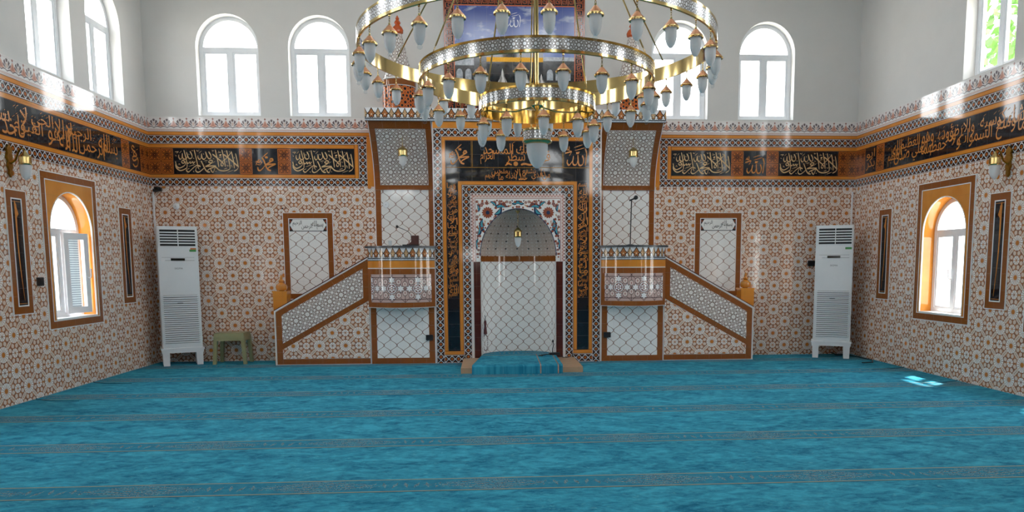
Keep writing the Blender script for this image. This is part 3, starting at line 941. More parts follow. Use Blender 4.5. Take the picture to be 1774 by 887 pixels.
def courses(fr, par, u0, u1, ub0, ub1):
    """the horizontal runs round the hall; ub0..ub1 is where the interlace runs"""
    strip('interlace_band', fr, par, m_band, ub0, ub1, Z_BAND0, Z_OR1)
    strip('interlace_band', fr, par, m_band, ub0, ub1, Z_BAND1, Z_OR3)
    strip('orange_strip', fr, par, m_orn, u0, u1, Z_OR3, Z_FRZ, n=True)
    strip('lotus_frieze', fr, par, m_frz, u0, u1, Z_FRZ, Z_TOP)
def squares(fr, par, u0, u1, w=.012):
    mb = MB(); n = max(1, round((u1 - u0) / .2)); k = n * .2 / (u1 - u0)
    mb.slab(fr, u0, u1, Z_BLK, Z_OR2, 0, w, 0, lambda u, v: ((u - u0) * k, v - Z_BLK))
    return mb.build('star_square_panel', m_sqr, par)
def black(name, fr, par, u0, u1, v0=Z_BLK, v1=Z_OR2, w=.012):
    mb = MB(); mb.slab(fr, u0, u1, v0, v1, 0, w, 0, lambda u, v: (u - u0, v - v0))
    return mb.build(name, m_blk, par)

# front wall, left and right of the pulpits
clad(F_, w_front, XL, .45, [], -4.9036, 2.5794)
clad(F_, w_front, .45, XR, [], 2.97, 2.5649)
for (u0, u1, b0, b1, va, vb, oa, ob) in ((XL, -1.79, XL, -1.93, -2.06, -1.93, -2.13, -2.06), (2.69, XR, 2.797, XR, 2.797, 2.922, 2.922, 2.989)):
    courses(F_, w_front, u0, u1, b0, b1)
    strip('interlace_band', F_, w_front, m_band, va, vb, Z_OR1, Z_BAND1, vert=True, flip=va < 0)
    strip('orange_strip', F_, w_front, m_orn, oa, ob, Z_OR1, Z_BAND1, n=True, vert=True)
    inner = (XL, oa) if va < 0 else (ob, XR)
    strip('orange_strip', F_, w_front, m_orn, *inner, Z_OR1, Z_BLK, n=True)
    strip('orange_strip', F_, w_front, m_orn, *inner, Z_OR2, Z_BAND1, n=True)
    e = (vb, -1.79) if va < 0 else (2.69, va)
    mb = MB(); mb.slab(F_, *e, Z_BAND0, Z_OR3, 0, .012); mb.build('orange_tile', m_org, w_front)
for a, b in ((XL, -4.93), (-3.92, -3.72), (-3.33, -3.12), (3.983, 4.192), (4.576, 4.781), (5.793, XR)): squares(F_, w_front, a, b)
for k, (a, b) in enumerate(((-4.93, -3.92), (-3.12, -2.13), (2.989, 3.983), (4.781, 5.793))):
    p = black('inscription_panel', F_, w_front, a, b)
    mb = MB(); strokes(mb, F_, SHAHADA, a + .01, b - .01, Z_BLK + .015, Z_OR2 - .01, .019, .0135, thin=23)
    mb.build('lettering', m_ink_pale, p, label='pale gold Arabic script')
p = black('inscription_panel', F_, w_front, -3.72, -3.33)
mb = MB(); strokes(mb, F_, MUHAMMAD, -3.70, -3.35, Z_BLK + .03, Z_OR2 - .03, .026, .0135, thin=4); mb.build('lettering', m_ink_gold, p, label='gold Arabic script')
p = black('inscription_panel', F_, w_front, 4.192, 4.576)
mb = MB(); strokes(mb, F_, ALLAH, 4.21, 4.56, Z_BLK + .03, Z_OR2 - .03, .026, .0135, thin=4); mb.build('lettering', m_ink_gold, p, label='gold Arabic script')

V_LEFT = 'بسم الله الرحمن الرحيم الله لا اله الا هو الحي القيوم لا تاخذه سنة ولا نوم له ما في السموات وما في الارض من ذا الذي يشفع عنده'
V_RIGHT = 'الا باذنه يعلم ما بين ايديهم وما خلفهم ولا يحيطون بشيء من علمه الا بما شاء وسع كرسيه السموات والارض ولا يؤوده حفظهما وهو العلي العظيم صدق الله العظيم'
def side_tiling(fr, par, lo, uo, vo, sgn, small, verse_t, nm):
    """sgn: -1 on the left wall (u grows towards the front corner), +1 on the right"""
    far = 14.6
    X = lambda d: (-d if sgn < 0 else d)                  # distance from the front corner -> u
    rng = lambda a, b: (min(X(a), X(b)), max(X(a), X(b)))
    clad(fr, par, *rng(0, far), lo, uo, vo)
    u0, u1 = rng(0, far)
    courses(fr, par, u0, u1, u0, u1)
    strip('orange_strip', fr, par, m_orn, u0, u1, Z_OR1, Z_BLK, n=True)
    strip('orange_strip', fr, par, m_orn, u0, u1, Z_OR2, Z_BAND1, n=True)
    squares(fr, par, *rng(0, .32)); squares(fr, par, *rng(.66, .90))
    p = black('inscription_panel', fr, par, *rng(.32, .66))
    mb = MB(); a, b = rng(.36, .62)
    if sgn < 0: strokes(mb, fr, OMAR, a, b, Z_BLK + .03, Z_OR2 - .03, .026, .0135, thin=3)
    else:
        mb.text(fr, glyphs(shape('ابو')), a, b, Z_BLK + .2, Z_OR2 - .03, .0135); mb.text(fr, glyphs(shape('بكر')), a, b, Z_BLK + .04, Z_BLK + .24, .0135)
    mb.build('lettering', m_ink_gold, p, label='gold Arabic script')
    p = black('inscription_panel', fr, par, *rng(.90, 6.3))
    mb = MB(); a, b = rng(1.02, 6.2)
    verse(mb, fr, verse_t, a, b, Z_BLK + .02, Z_OR2 - .02, .0135, rows=2, lap=.5)
    slant(mb, fr, a, b, Z_BLK + .22, Z_OR2 - .04, .0135, 110)
    mb.build('lettering', m_ink_gold, p, label='gold Arabic script')
    squares(fr, par, *rng(6.3, 6.7))
    black('inscription_panel', fr, par, *rng(6.7, 12.0)); squares(fr, par, *rng(12.0, far))
side_tiling(L_, w_left, LOL, -3.634, .7755, -1, None, V_LEFT, 'left')
side_tiling(R_, w_right, LOR, .528, .3569, 1, None, V_RIGHT, 'right')
mb = MB(); sheet(mb, B_, -XR, -XL, 0, Z_TOP, [dict(o, vs=o['vs']) for o in LOB], .008); mb.build('rosette_tiling', m_ros, w_back)

# orange spandrel, brown border and white beads round the low windows
for fr, par, o, pad, top in [(L_, w_left, LOL[0], .06, .21), (L_, w_left, LOL[1], .06, .21), (R_, w_right, LOR[0], .06, .22), (R_, w_right, LOR[1], .06, .22), (R_, w_right, LOR[2], .06, .22)]:
    a, b, c, d = o['u0'] - pad, o['u1'] + pad, o['v0'] - .02, o['vt'] + top - .09
    mb = MB(); sheet(mb, fr, a, b, c, d, [o], .014); mb.build('orange_spandrel', m_org, par)
    mb = MB(); mb.border(fr, a - .09, b + .09, c - .09, d + .09, .09, 0, .018); bo = mb.build('brown_border', m_brn, par)
    mb = MB(); mb.border(fr, a - .1, b + .1, c - .1, d + .1, .012, 0, .02); mb.border(fr, a - .006, b + .006, c - .004, d + .006, .012, 0, .02)
    ring(mb, fr, outline(dict(o, u0=o['u0'] - .012, u1=o['u1'] + .012, vt=o['vt'] + .012)), outline(o), .0, .02)
    mb.build('white_bead', m_wht, par)
    mb = MB(); mb.slab(fr, o['u0'], o['u1'], o['v0'] - .02, o['v0'] + .004, -.2, .022); mb.build('window_sill', m_sill, par)

# ------------------------------------------------------------------ tile pictures and wall fittings
def sword_panel(fr, uc, v0, v1, flip, label):
    u0, u1 = uc - .18, uc + .18
    r = thing('sword_panel', label, 'wall panel', fr(uc, v0, 0), 'sword pictures on the side walls')
    mb = MB(); mb.border(fr, u0, u1, v0, v1, .088, .008, .018); mb.build('brown_border', m_brn, r)
    mb = MB(); mb.border(fr, u0 - .008, u1 + .008, v0 - .008, v1 + .008, .01, .008, .019); mb.border(fr, u0 + .084, u1 - .084, v0 + .084, v1 - .084, .014, .008, .021)
    mb.build('white_bead', m_wht, r, label='thin white bead')
    mb = MB(); mb.slab(fr, u0 + .09, u1 - .09, v0 + .09, v1 - .09, .008, .016, 0, lambda u, v: (u - u0 - .09, v - v0 - .09))
    bk = mb.build('black_ground', m_blk, r)
    mb = MB(); H = v1 - v0
    # blade tapering downwards, forked head and guard at the top
    s = flip
    pl = []; prr = []
    for i in range(15):
        t = i / 14
        y = v0 + .15 + (H - .36) * t
        x = uc + s * (.03 - .05 * t - .02 * math.sin(t * PI))
        wd = .003 + .014 * t
        pl.append((x - wd, y)); prr.append((x + wd, y))
    for i in range(14):
        mb.face([fr(*pl[i], .0175), fr(*prr[i], .0175), fr(*prr[i + 1], .0175), fr(*pl[i + 1], .0175)])
    x, y = (pl[-1][0] + prr[-1][0]) / 2, pl[-1][1]
    mb.face([fr(x - .017, y, .0175), fr(x + .017, y, .0175), fr(x + .02, y + .05, .0175), fr(x - s * .012, y + .105, .0175), fr(x - .022, y + .05, .0175)])
    mb.face([fr(x + s * .012, y - .09, .0178), fr(x + s * .048, y - .05, .0178), fr(x + s * .018, y + .03, .0178)])
    mb.build('sword', m_ink_gold, bk, label='gold sword with a forked head')
    for y in (v0 + .115, v1 - .125):
        mb = MB(); mb.slab(fr, u0 + .105, u1 - .105, y, y + .006, .016, .0172); mb.build('gold_line', m_ink_gold, bk)
    return r
sword_panel(L_, -3.43, 1.0, 2.385, 1, 'sword picture tile panel on the left wall, left of the orange-lined window')
sword_panel(L_, -.92, 1.0, 2.375, 1, 'slim sword picture tile panel on the left wall between window and left air conditioner')
sword_panel(R_, 1.02, .98, 2.355, -1, 'slim sword picture tile panel on the right wall between right air conditioner and window')
sword_panel(R_, 3.61, .975, 2.36, -1, 'sword picture tile panel on the right wall, right of the orange-lined window')

def lattice_panel(u0, u1, label):
    v0, v1 = 1.0, 2.37
    r = thing('lattice_panel', label, 'wall panel', (( u0 + u1) / 2, 0, v0), 'lattice tile panels above the stair walls')
    mb = MB(); mb.border(F_, u0, u1, v0, v1, .088, .008, .02); mb.build('brown_border', m_brn, r)
    mb = MB(); mb.border(F_, u0 - .008, u1 + .008, v0 - .008, v1 + .008, .01, .008, .021); mb.border(F_, u0 + .084, u1 - .084, v0 + .084, v1 - .084, .012, .008, .022)
    mb.build('white_bead', m_wht, r, label='thin white bead')
    c = (u0 + u1) / 2; vt = v1 - .09
    mb = MB(); mb.slab(F_, u0 + .09, u1 - .09, v0 + .09, vt - .2, .008, .016, 0, lambda u, v: (u - c, v - (vt - .2) - .0)); mb.build('lattice_tiling', m_lat, r)
    mb = MB(); mb.slab(F_, u0 + .09, u1 - .09, vt - .2, vt, .008, .016); pn = mb.build('bismillah_tile', m_blk, r, label='dark tile with a white cartouche')
    mb = MB(); e = .035; h0, h1 = vt - .19, vt - .01
    P = [(u0 + .10, h0 + .09), (u0 + .155, h0), (u1 - .155, h0), (u1 - .10, h0 + .09), (u1 - .155, h1), (u0 + .155, h1)]
    mb.face([F_(u, v, .017) for u, v in P]); mb.build('cartouche', m_wht, pn)
    mb = MB(); verse(mb, F_, 'بسم الله الرحمن الرحيم', u0 + .15, u1 - .15, h0 + .02, h1 - .02, .0185, rows=2, lap=.95); mb.build('lettering', m_ink_black, pn, label='black Arabic script')
    mb = MB()
    for sx in (u0 + .115, u1 - .115):
        for sy in (h0 + .03, h1 - .03):
            mb.face([F_(sx + .016 * math.cos(k * PI / 4) * (1 if k % 2 else .6), sy + .026 * math.sin(k * PI / 4) * (1 if k % 2 else .6), .0175) for k in range(8)])
    mb.build('corner_flower', m_carn, pn)
    return r
lattice_panel(-3.28, -2.50, 'white lattice tile panel with black script, above the left stair wall')
lattice_panel(3.40, 4.18, 'white lattice tile panel with black script, above the right stair wall')

# picture of a courtyard under a blue sky, high above the portal
FM_ = Fr((0, 0, -.035), (1, 0, 0), (0, 0, 1), (0, -1, 0))
mu = thing('tile_mural', 'large tile picture of blue sky and courtyard in a rust key-pattern frame above portal', 'mural', (.44, 0, 4.0))
U0, U1, V0, V1 = -.68, 1.56, 4.02, 5.80
mb = MB(); mb.slab(FM_, U0, U1, V0, V1, 0, .012); gnd = mb.build('frame_ground', m_blk, mu)
mb = MB()
def key(fr, ox, oy, du, dv):
    """one turn of a Greek key, drawn with narrow bars"""
    seg = [(0, 0, 8, 1), (7, 0, 8, 8), (2, 7, 8, 8), (2, 3, 3, 8), (2, 3, 6, 4), (5, 3, 6, 6), (0, 0, 1, 9)]
    for a, b, c, d in seg:
        pts = [(a, b), (c, b), (c, d), (a, d)]
        mb.face([fr(*(ox[0] + du[0] * x / 9 + dv[0] * y / 9, ox[1] + du[1] * x / 9 + dv[1] * y / 9), .0135) for x, y in pts])
n = 17
for k in range(n):
    hgt = (V1 - V0) / n
    key(FM_, (U0 + .03, V0 + hgt * k), 0, (0, hgt), (.11, 0)); key(FM_, (U1 - .03, V0 + hgt * (k + 1)), 0, (0, -hgt), (-.11, 0))
n = 18
for k in range(n):
    wd = (U1 - U0 - .34) / n
    key(FM_, (U0 + .17 + wd * k, V1 - .03), 0, (wd, 0), (0, -.11)); key(FM_, (U0 + .17 + wd * k, V0 + .03), 0, (wd, 0), (0, .11))
mb.build('key_pattern', m_key, gnd)
mb = MB(); mb.border(FM_, U0 + .005, U1 - .005, V0 + .005, V1 - .005, .014, 0, .014); mb.border(FM_, U0 + .15, U1 - .15, V0 + .15, V1 - .15, .02, 0, .014); mb.build('rust_line', m_key, mu)
a, b, c, d = U0 + .17, U1 - .17, V0 + .17, V1 - .17
mb = MB(); mb.slab(FM_, a, b, 4.86, d, 0, .014); sk = mb.build('sky_tiles', m_sky, mu)
mb = MB(); strokes(mb, FM_, ALLAH, .27, .55, 5.31, 5.56, .016, .0155, thin=4); mb.build('lettering', m_ink_white, sk, label='white Arabic script')
mb = MB(); mb.slab(FM_, a, b, c, 4.86, 0, .014); yd = mb.build('courtyard_tiles', m_dusk, mu)
mb = MB(); mb.slab(FM_, a, a + .3, 4.72, 4.86, .014, .0145); mb.build('pale_roof', m_court, yd)
mb = MB(); mb.slab(FM_, b - .5, b, 4.80, 4.86, .014, .0145); mb.build('pale_roof', m_court, yd)
mb = MB()
mb.slab(FM_, a + .5, b - .5, c + .1, 4.98, .0141, .0150); mb.build('dark_hall', m_blk, yd)
mb = MB(); mb.slab(FM_, a + .5, b - .5, 4.78, 4.85, .0152, .0156); mb.build('gold_belt', m_goldd, yd)
mb = MB()
for x, h in ((-.02, .3), (.24, .3), (.62, .24), (.86, .22)):
    P = [(-.2, 0), (.2, 0), (.1, .12), (.03, .6), (0, 1), (-.03, .6), (-.1, .12)]
    mb.face([FM_(x + p[0] * .95, 4.38 + p[1] * h, .0160) for p in P], [(p[0] / max(.15, 1.05 - p[1]), p[1]) for p in P])
mb.build('canvas_tents', m_tent, yd)
mb = MB(); mb.slab(FM_, a + .34, b - .42, c + .06, 4.39, .0158, .0164); mb.build('brick_wall', m_brick, yd)
for k in range(3):
    for x0 in (a + .02, b - .44):
        mb = MB(); x = x0 + k * .14
        P = [(x, 4.5)] + [(x + .05 - .05 * math.cos(PI * i / 8), 4.6 + .07 * math.sin(PI * i / 8)) for i in range(9)] + [(x + .1, 4.5)]
        mb.face([FM_(u, v, .0148) for u, v in P]); mb.build('arch', m_court, yd)

def sconce(fr, u, v, label):
    r = thing('wall_lamp', label, 'lamp', fr(u, v, .01))
    mb = MB()
    P = [(0, -.17), (.028, -.13), (.022, -.09), (.045, -.05), (.03, 0), (.052, .05), (.035, .1), (.05, .14), (.02, .17), (0, .19)]
    P = P + [(-x, y) for x, y in reversed(P[1:-1])]
    mb.prism(fr, [(u + x, v + y) for x, y in P], .012, .035); mb.build('back_plate', m_goldd, r)
    mb = MB(); mb.tube([fr(u, v - .02, .03), fr(u, v + .02, .09), fr(u, v + .12, .13), fr(u, v + .15, .17), fr(u, v + .12, .19)], [.012, .012, .011, .01, .009], 8); mb.build('arm', m_goldd, r)
    c = fr(u, v, .19)
    mb = MB(); mb.revolve([(0, .12), (.012, .12), (.02, .1), (.05, .07), (.07, .05), (.07, .045), (.062, .045), (.062, -.02), (.07, -.025), (.066, -.035), (.05, -.035)], c, 24); mb.build('cap', m_gold, r)
    mb = MB(); mb.revolve([(.056, -.03), (.06, -.06), (.058, -.1), (.048, -.145), (.03, -.18), (.012, -.19), (.012, -.2), (0, -.205)], c, 24); mb.build('glass_shade', m_frost, r)
    return r
sconce(L_, -3.5, 2.69, 'brass wall lamp with frosted shade high on the left wall')
sconce(R_, 3.72, 2.70, 'brass wall lamp with frosted shade high on the right wall')

def small_box(name, fr, u, v, w, hu, hv, d, m, label, cat, bev=.006, face=True):
    mb = MB()
    mb.prism(fr, [(u - hu + bev, v - hv), (u + hu - bev, v - hv), (u + hu, v - hv + bev), (u + hu, v + hv - bev), (u + hu - bev, v + hv), (u - hu + bev, v + hv), (u - hu, v + hv - bev), (u - hu, v - hv + bev)], w, w + d)
    o = mb.build(name, m); rebase(o, fr(u, v, w)); tag(o, label, cat)
    if face:
        f = MB(); f.slab(fr, u - hu * .62, u + hu * .62, v - hv * .62, v + hv * .62, w + d, w + d + .003)
        f.build('socket_face', m_slot, o)
    return o
small_box('wall_socket', L_, -3.1, 1.36, .008, .045, .05, .035, m_black, 'black socket on the left wall beside the window border', 'socket')
small_box('wall_socket', F_, 5.39, 1.535, .008, .06, .045, .04, m_black, 'black socket on the tiled wall beside the right air conditioner', 'socket')
CAM = thing('camera', 'small black security camera in the left corner under the tile band', 'camera', (-5.17, -.02, 2.72))
mb = MB(); mb.slab(F_, -5.22, -5.11, 2.705, 2.765, .05, .10); mb.slab(F_, -5.2, -5.13, 2.70, 2.77, .10, .125); mb.build('housing', m_black, CAM)
mb = MB(); mb.revolve([(0, .0), (.022, .0), (.022, .012), (0, .016)], F_(-5.165, 2.735, .125), 16, axis=Matrix.Rotation(PI / 2, 3, 'X')); mb.build('lens', m_disp, CAM)
mb = MB(); mb.slab(F_, -5.25, -5.20, 2.70, 2.74, .008, .07); mb.build('bracket', m_black, CAM)
for x, za, zb, lb in ((-5.268, 2.14, 2.70, 'thin white cable duct above the left air conditioner'), (6.055, 2.12, 2.72, 'thin white cable duct above the right air conditioner')):
    mb = MB(); mb.slab(F_, x - .012, x + .012, za - .1, zb, .008, .026); mb.slab(F_, x - .008, x + .008, za - .1, zb, .026, .03)
    o = mb.build('cable_duct', m_wplast); rebase(o, (x, -.01, za - .1)); tag(o, lb, 'duct')
def disc(u, v, w, label):
    r = thing('wall_sensor', label, 'sensor', F_(u, v, w))
    A = Matrix.Rotation(PI / 2, 3, 'X')
    mb = MB(); mb.revolve([(0, 0), (.05, 0), (.052, .006), (.046, .02), (.03, .028), (0, .03)], F_(u, v, w), 28, axis=A); mb.build('cover', m_wplast, r)
    mb = MB(); mb.revolve([(0, .03), (.006, .03), (.005, .033), (0, .034)], F_(u, v, w), 12, axis=A); mb.build('indicator', m_grey, r)
for x, z, lb in ((-3.275, 2.44, 'small nail in the tiled wall above the left lattice panel'), (3.83, 2.43, 'small nail in the tiled wall above the right lattice panel')):
    mb = MB(); mb.revolve([(0, 0), (.006, 0), (.006, .02), (.014, .022), (.014, .028), (0, .03)], F_(x, z, .008), 10, axis=Matrix.Rotation(PI / 2, 3, 'X')); o = mb.build('nail', m_black); rebase(o, (x, -.008, z)); tag(o, lb, 'nail')
disc(-4.927, 2.475, .008, 'round white sensor on the tiled wall above left air conditioner')
# ------------------------------------------------------------------ mihrab portal
PY = -.6
P_ = Fr((0, PY, 0), (1, 0, 0), (0, 0, 1), (0, -1, 0))
PC = .45
X0, X1 = -.85, 1.75
NIC = op(-.135, 1.035, .0, 1.67, 2.39)
por = thing('mihrab_portal', 'tall tiled prayer niche portal with gold script on black, at the centre of front wall', 'portal', (PC, PY / 2, 0))
mb = MB()
sheet(mb, P_, X0, X1, 0, 3.705, [NIC], 0)
mb.face([(X0, PY, 0), (X0, -.022, 0), (X0, -.022, 3.705), (X0, PY, 3.705)]); mb.face([(X1, PY, 0), (X1, -.022, 0), (X1, -.022, 3.705), (X1, PY, 3.705)])
mb.face([(X0, PY, 3.705), (X1, PY, 3.705), (X1, -.022, 3.705), (X0, -.022, 3.705)])
mb.build('portal_body', m_wht, por)
def pstrip(name, m, u0, u1, v0, v1, w=.006, n=False, vert=False, flip=False, fr=P_, par=por):
    return strip(name, fr, par, m, u0, u1, v0, v1, w, n, vert, flip)
pstrip('orange_head', m_org, X0 + .01, X1 - .01, 3.605, 3.70, .006)
mb = MB(); mb.border(P_, X0 + .012, X1 - .012, 0, 3.605, .125, 0, .008, bottom=False); mb.build('outer_band', m_band, por)
for a, b in ((X0 + .012, -.265), (1.165, X1 - .012)): pstrip('foot_band', m_band, a + .125, b - .125, 0, .128, .008)
mb = MB(); mb.border(P_, X0 + .137, X1 - .137, .13, 3.48, .062, 0, .009, norm=True, bottom=False)
mb.build('outer_orange_strip', m_orn, por)
for a, b in ((X0 + .137, -.41), (1.31, X1 - .137)): pstrip('foot_orange_strip', m_orn, a, b, .13, .195, .0095, n=True)
mb = MB(); mb.border(P_, -.472, 1.372, .195, 2.815, .062, 0, .009, norm=True, bottom=False); mb.build('inner_orange_strip', m_orn, por)
mb = MB(); mb.border(P_, -.41, 1.31, 0, 2.75, .128, 0, .008, bottom=False); mb.build('inner_band', m_band, por)
mb = MB(); mb.border(P_, -.278, 1.178, 1.585, 2.62, .075, 0, .009, bottom=False); mb.build('zigzag_trim', m_zig, por)
# black script fields
B0, B1 = X0 + .2, X1 - .2
top = MB(); top.slab(P_, B0, B1, 2.815, 3.418, 0, .007, 0, lambda u, v: (u - B0, v - 2.815)); tp = top.build('script_field', m_blk, por)
mb = MB()
c1, c2 = B0 + .4, B1 - .4
for x in (c1, c2): mb.slab(P_, x - .012, x - .006, 3.02, 3.418, .007, .0085); mb.slab(P_, x + .006, x + .012, 3.02, 3.418, .007, .0085)
mb.slab(P_, B0, B1, 3.014, 3.022, .007, .0085)
mb.build('gold_line', m_goldd, tp)
mb = MB()
strokes(mb, P_, MUHAMMAD, B0 + .02, c1 - .03, 3.04, 3.40, .026, .0085, thin=4)
strokes(mb, P_, ALLAH, c2 + .02, B1 - .01, 3.04, 3.40, .026, .0085, thin=4)
mb.build('lettering', m_ink_gold, tp, label='gold Arabic script')
mb = MB(); verse(mb, P_, 'فول وجهك شطر المسجد الحرام', c1 + .13, c2 - .2, 3.07, 3.38, .0085, rows=2, lap=.62)
slant(mb, P_, c1 + .15, c2 - .22, 3.28, 3.39, .0085, 9)
mb.face([P_(.42 + .035 * math.cos(k * PI / 8), 3.075 + .035 * math.sin(k * PI / 8), .0087) for k in range(16)])
mb.pen(P_, [(.5, 3.06), (.56, 3.075), (.64, 3.06), (.7, 3.08)], .03, 1.6, .0086); mb.pen(P_, [(.36, 3.06), (.30, 3.075), (.26, 3.05), (.33, 3.09)], .02, 1.2, .0086)
mb.build('lettering', m_ink_gold, tp, label='gold Arabic script')
mb = MB(); verse(mb, P_, 'من ذا الذي يشفع عنده الا باذنه يعلم ما بين ايديهم', B0 + .6, B1 - .6, 2.83, 3.0, .0085, rows=2, lap=.62); mb.build('lettering', m_ink_gold, tp, label='gold Arabic script')
for a, b, tx in ((B0, -.472, 'وما خلفهم ولا يحيطون بشيء من علمه الا بما شاء وسع كرسيه السموات والارض ولا يؤوده حفظهما وهو العلي العظيم صدق الله العظيم'), (1.372, B1, 'بسم الله الرحمن الرحيم الله لا اله الا هو الحي القيوم لا تاخذه سنة ولا نوم له ما في السموات وما في الارض')):
    f = MB(); f.slab(P_, a, b, .195, 2.815, 0, .007, 0, lambda u, v: (u - a, v - .015)); fo = f.build('script_field', m_blk, por)
    mb = MB(); ws = tx.split(); H = (2.79 - 1.05) / len(ws)
    for k, wd in enumerate(ws):
        z1 = 2.79 - H * k
        o = .02 * (k % 2)
        mb.text(P_, glyphs(shape(wd)), a + .012 + o, b - .03 + o, z1 - H * 1.45, z1, .0085)
    slant(mb, P_, a + .02, b - .05, 1.1, 2.75, .0085, 44)
    mb.build('lettering', m_ink_gold, fo, label='gold Arabic script')
# floral spandrels round the arch
mb = MB(); sheet(mb, P_, -.205, 1.105, 1.585, 2.545, [dict(NIC, v0=1.585)], .007); sp = mb.build('floral_spandrel', m_wht, por)
def petal_shape(u, v, L, Wd, ang, bend=.0, n=10):
    pts = []
    for sgn in (1, -1):
        rng = range(n + 1) if sgn > 0 else range(n - 1, 0, -1)
        for i in rng:
            t = i / n
            x = L * t; y = sgn * Wd * math.sin(PI * t) ** .8 + bend * math.sin(PI * t)
            pts.append((u + x * math.cos(ang) - y * math.sin(ang), v + x * math.sin(ang) + y * math.cos(ang)))
    return pts
def blob(mb, pts, w):
    mb.face([P_(u, v, w + mb.lift) for u, v in pts]); mb.lift += 4e-6
def inside(u, v):
    if v < 1.6 or v > 2.53 or u < -.195 or u > 1.095: return False
    if v < NIC['vs']: return abs(u - PC) > .605
    return ((u - PC) / .607) ** 2 + ((v - NIC['vs']) / .742) ** 2 > 1
A, Bm, Cm, D_, G_ = MB(), MB(), MB(), MB(), MB()
for s in (-1, 1):
    X = lambda x: PC + s * x
    def pet(mbk, x, y, L, Wd, ang, bend, w): blob(mbk, [(PC + s * (u - PC), v) for u, v in petal_shape(PC + x, y, L, Wd, ang, bend)], w)
    # carnation
    for k in range(14):
        a = k * 2 * PI / 14; pet(A, .47 + .02 * math.cos(a), 2.335 + .02 * math.sin(a), .072, .018, a, 0, .0085)
    blob(D_, [(X(.47 + .03 * math.cos(k * PI / 6)), 2.335 + .03 * math.sin(k * PI / 6)) for k in range(12)], .0092)
    # saz leaves
    for x, y, L, Wd, a, bd in ((.37, 2.30, .17, .036, 2.35, .03), (.37, 2.40, .22, .034, 3.05, -.035), (.55, 2.25, .24, .036, -1.75, .04), (.6, 2.16, .22, .026, -1.4, -.03), (.33, 2.42, .13, .024, .7, .02), (.61, 2.34, .13, .022, 1.4, .02), (.1, 2.47, .1, .022, 2.9, .01), (.03, 2.52, .08, .02, 3.9, .0), (.62, 1.95, .2, .02, -1.5, .02)):
        pet(Bm, x, y, L, Wd, a, bd, .0083); pet(Cm, x + .02 * math.cos(a), y + .02 * math.sin(a), L * .7, Wd * .45, a, bd * .8, .0091)
    for x, y, r in ((.6, 2.44, .03), (.585, 2.09, .028), (.22, 2.47, .032), (.36, 2.49, .026), (.12, 2.49, .02), (.62, 1.98, .022), (.61, 1.86, .024), (.48, 2.48, .028), (.615, 1.76, .018), (.28, 2.50, .024), (.42, 2.2, .022), (.55, 2.16, .022), (.17, 2.5, .02), (.63, 2.27, .022), (.63, 2.03, .02), (.6, 1.7, .02), (.36, 2.26, .02), (.55, 2.47, .026), (.63, 2.5, .02)):
        for k in range(6):
            a = k * PI / 3 + .3; pet(A, x + .006 * math.cos(a), y + .006 * math.sin(a), r, r * .34, a, 0, .0084)
        blob(D_, [(X(x + r * .3 * math.cos(k * PI / 4)), y + r * .3 * math.sin(k * PI / 4)) for k in range(8)], .0090)
    for x, y, L, a in ((.3, 2.44, .1, 2.8), (.63, 2.4, .08, -1.5), (.55, 2.13, .09, -1.0), (.44, 2.46, .08, .2), (.62, 2.15, .08, -1.7), (.17, 2.44, .08, 2.9), (.63, 1.93, .07, -1.4), (.5, 2.18, .1, -.9)):
        pet(G_, x, y, L, .011, a, .012, .0082)
rnd = random.Random(3); seeds = [(PC + .47, 2.335, .1)]
while len(seeds) < 46:
    u, v, r = rnd.uniform(PC, 1.09), rnd.uniform(1.62, 2.52), rnd.uniform(.014, .024)
    if not inside(u, v) or any(math.hypot(u - a, v - b) < r + c + .008 for a, b, c in seeds): 
        if rnd.random() < .0004: break
        continue
    seeds.append((u, v, r))
for u, v, r in seeds[1:]:
    kind = rnd.random(); a0 = rnd.uniform(0, PI)
    for s in (-1, 1):
        m_ = lambda P: [(PC + s * (x - PC), y) for x, y in P]
        if kind < .6:
            for k in range(5): blob(A, m_(petal_shape(u, v, r, r * .38, a0 + k * 2 * PI / 5)), .0077)
            blob(G_, m_([(u + r * .3 * math.cos(k * PI / 4), v + r * .3 * math.sin(k * PI / 4)) for k in range(8)]), .0080)
        elif kind < .8: blob(Bm, m_(petal_shape(u - r * math.cos(a0), v - r * math.sin(a0), r * 2, r * .4, a0, r * .3)), .0076)
        else: blob(G_, m_(petal_shape(u - r * math.cos(a0), v - r * math.sin(a0), r * 2, r * .45, a0, r * .3)), .0076)
for k, (mbk, mt, nm) in enumerate(((A, m_carn, 'carnation_print'), (Bm, m_navy, 'leaf_print'), (Cm, m_teal, 'leaf_heart_print'), (D_, m_navy, 'flower_heart_print'), (G_, m_tanp, 'stem_print'))):
    mbk.build(nm, mt, sp)
mb = MB()
Pa = arch(dict(NIC), 40); Pb = arch(dict(NIC, u0=NIC['u0'] - .012, u1=NIC['u1'] + .012, vt=NIC['vt'] + .012), 40)
for a, b, c, d in zip(Pa, Pa[1:], Pb[1:], Pb): mb.face([P_(*a, .01), P_(*b, .01), P_(*c, .01), P_(*d, .01)])
mb.build('arch_line', m_navy, por)
# maroon side shafts with little capitals
for a, b in ((-.245, -.14), (1.04, 1.145)):
    mb = MB(); mb.slab(P_, a, b, 0, 1.58, 0, .012, 0, lambda u, v: (u - a + .05, v)); sh = mb.build('side_shaft', m_mar, por)
    mb = MB(); c = (a + b) / 2
    mb.prism(P_, [(c - .02, 1.15), (c + .02, 1.15), (c + .014, 1.40), (c + .03, 1.45), (c + .044, 1.52), (c + .03, 1.56), (c - .03, 1.56), (c - .044, 1.52), (c - .03, 1.45), (c - .014, 1.40)], .012, .018)
    mb.build('capital', m_mar, sh)
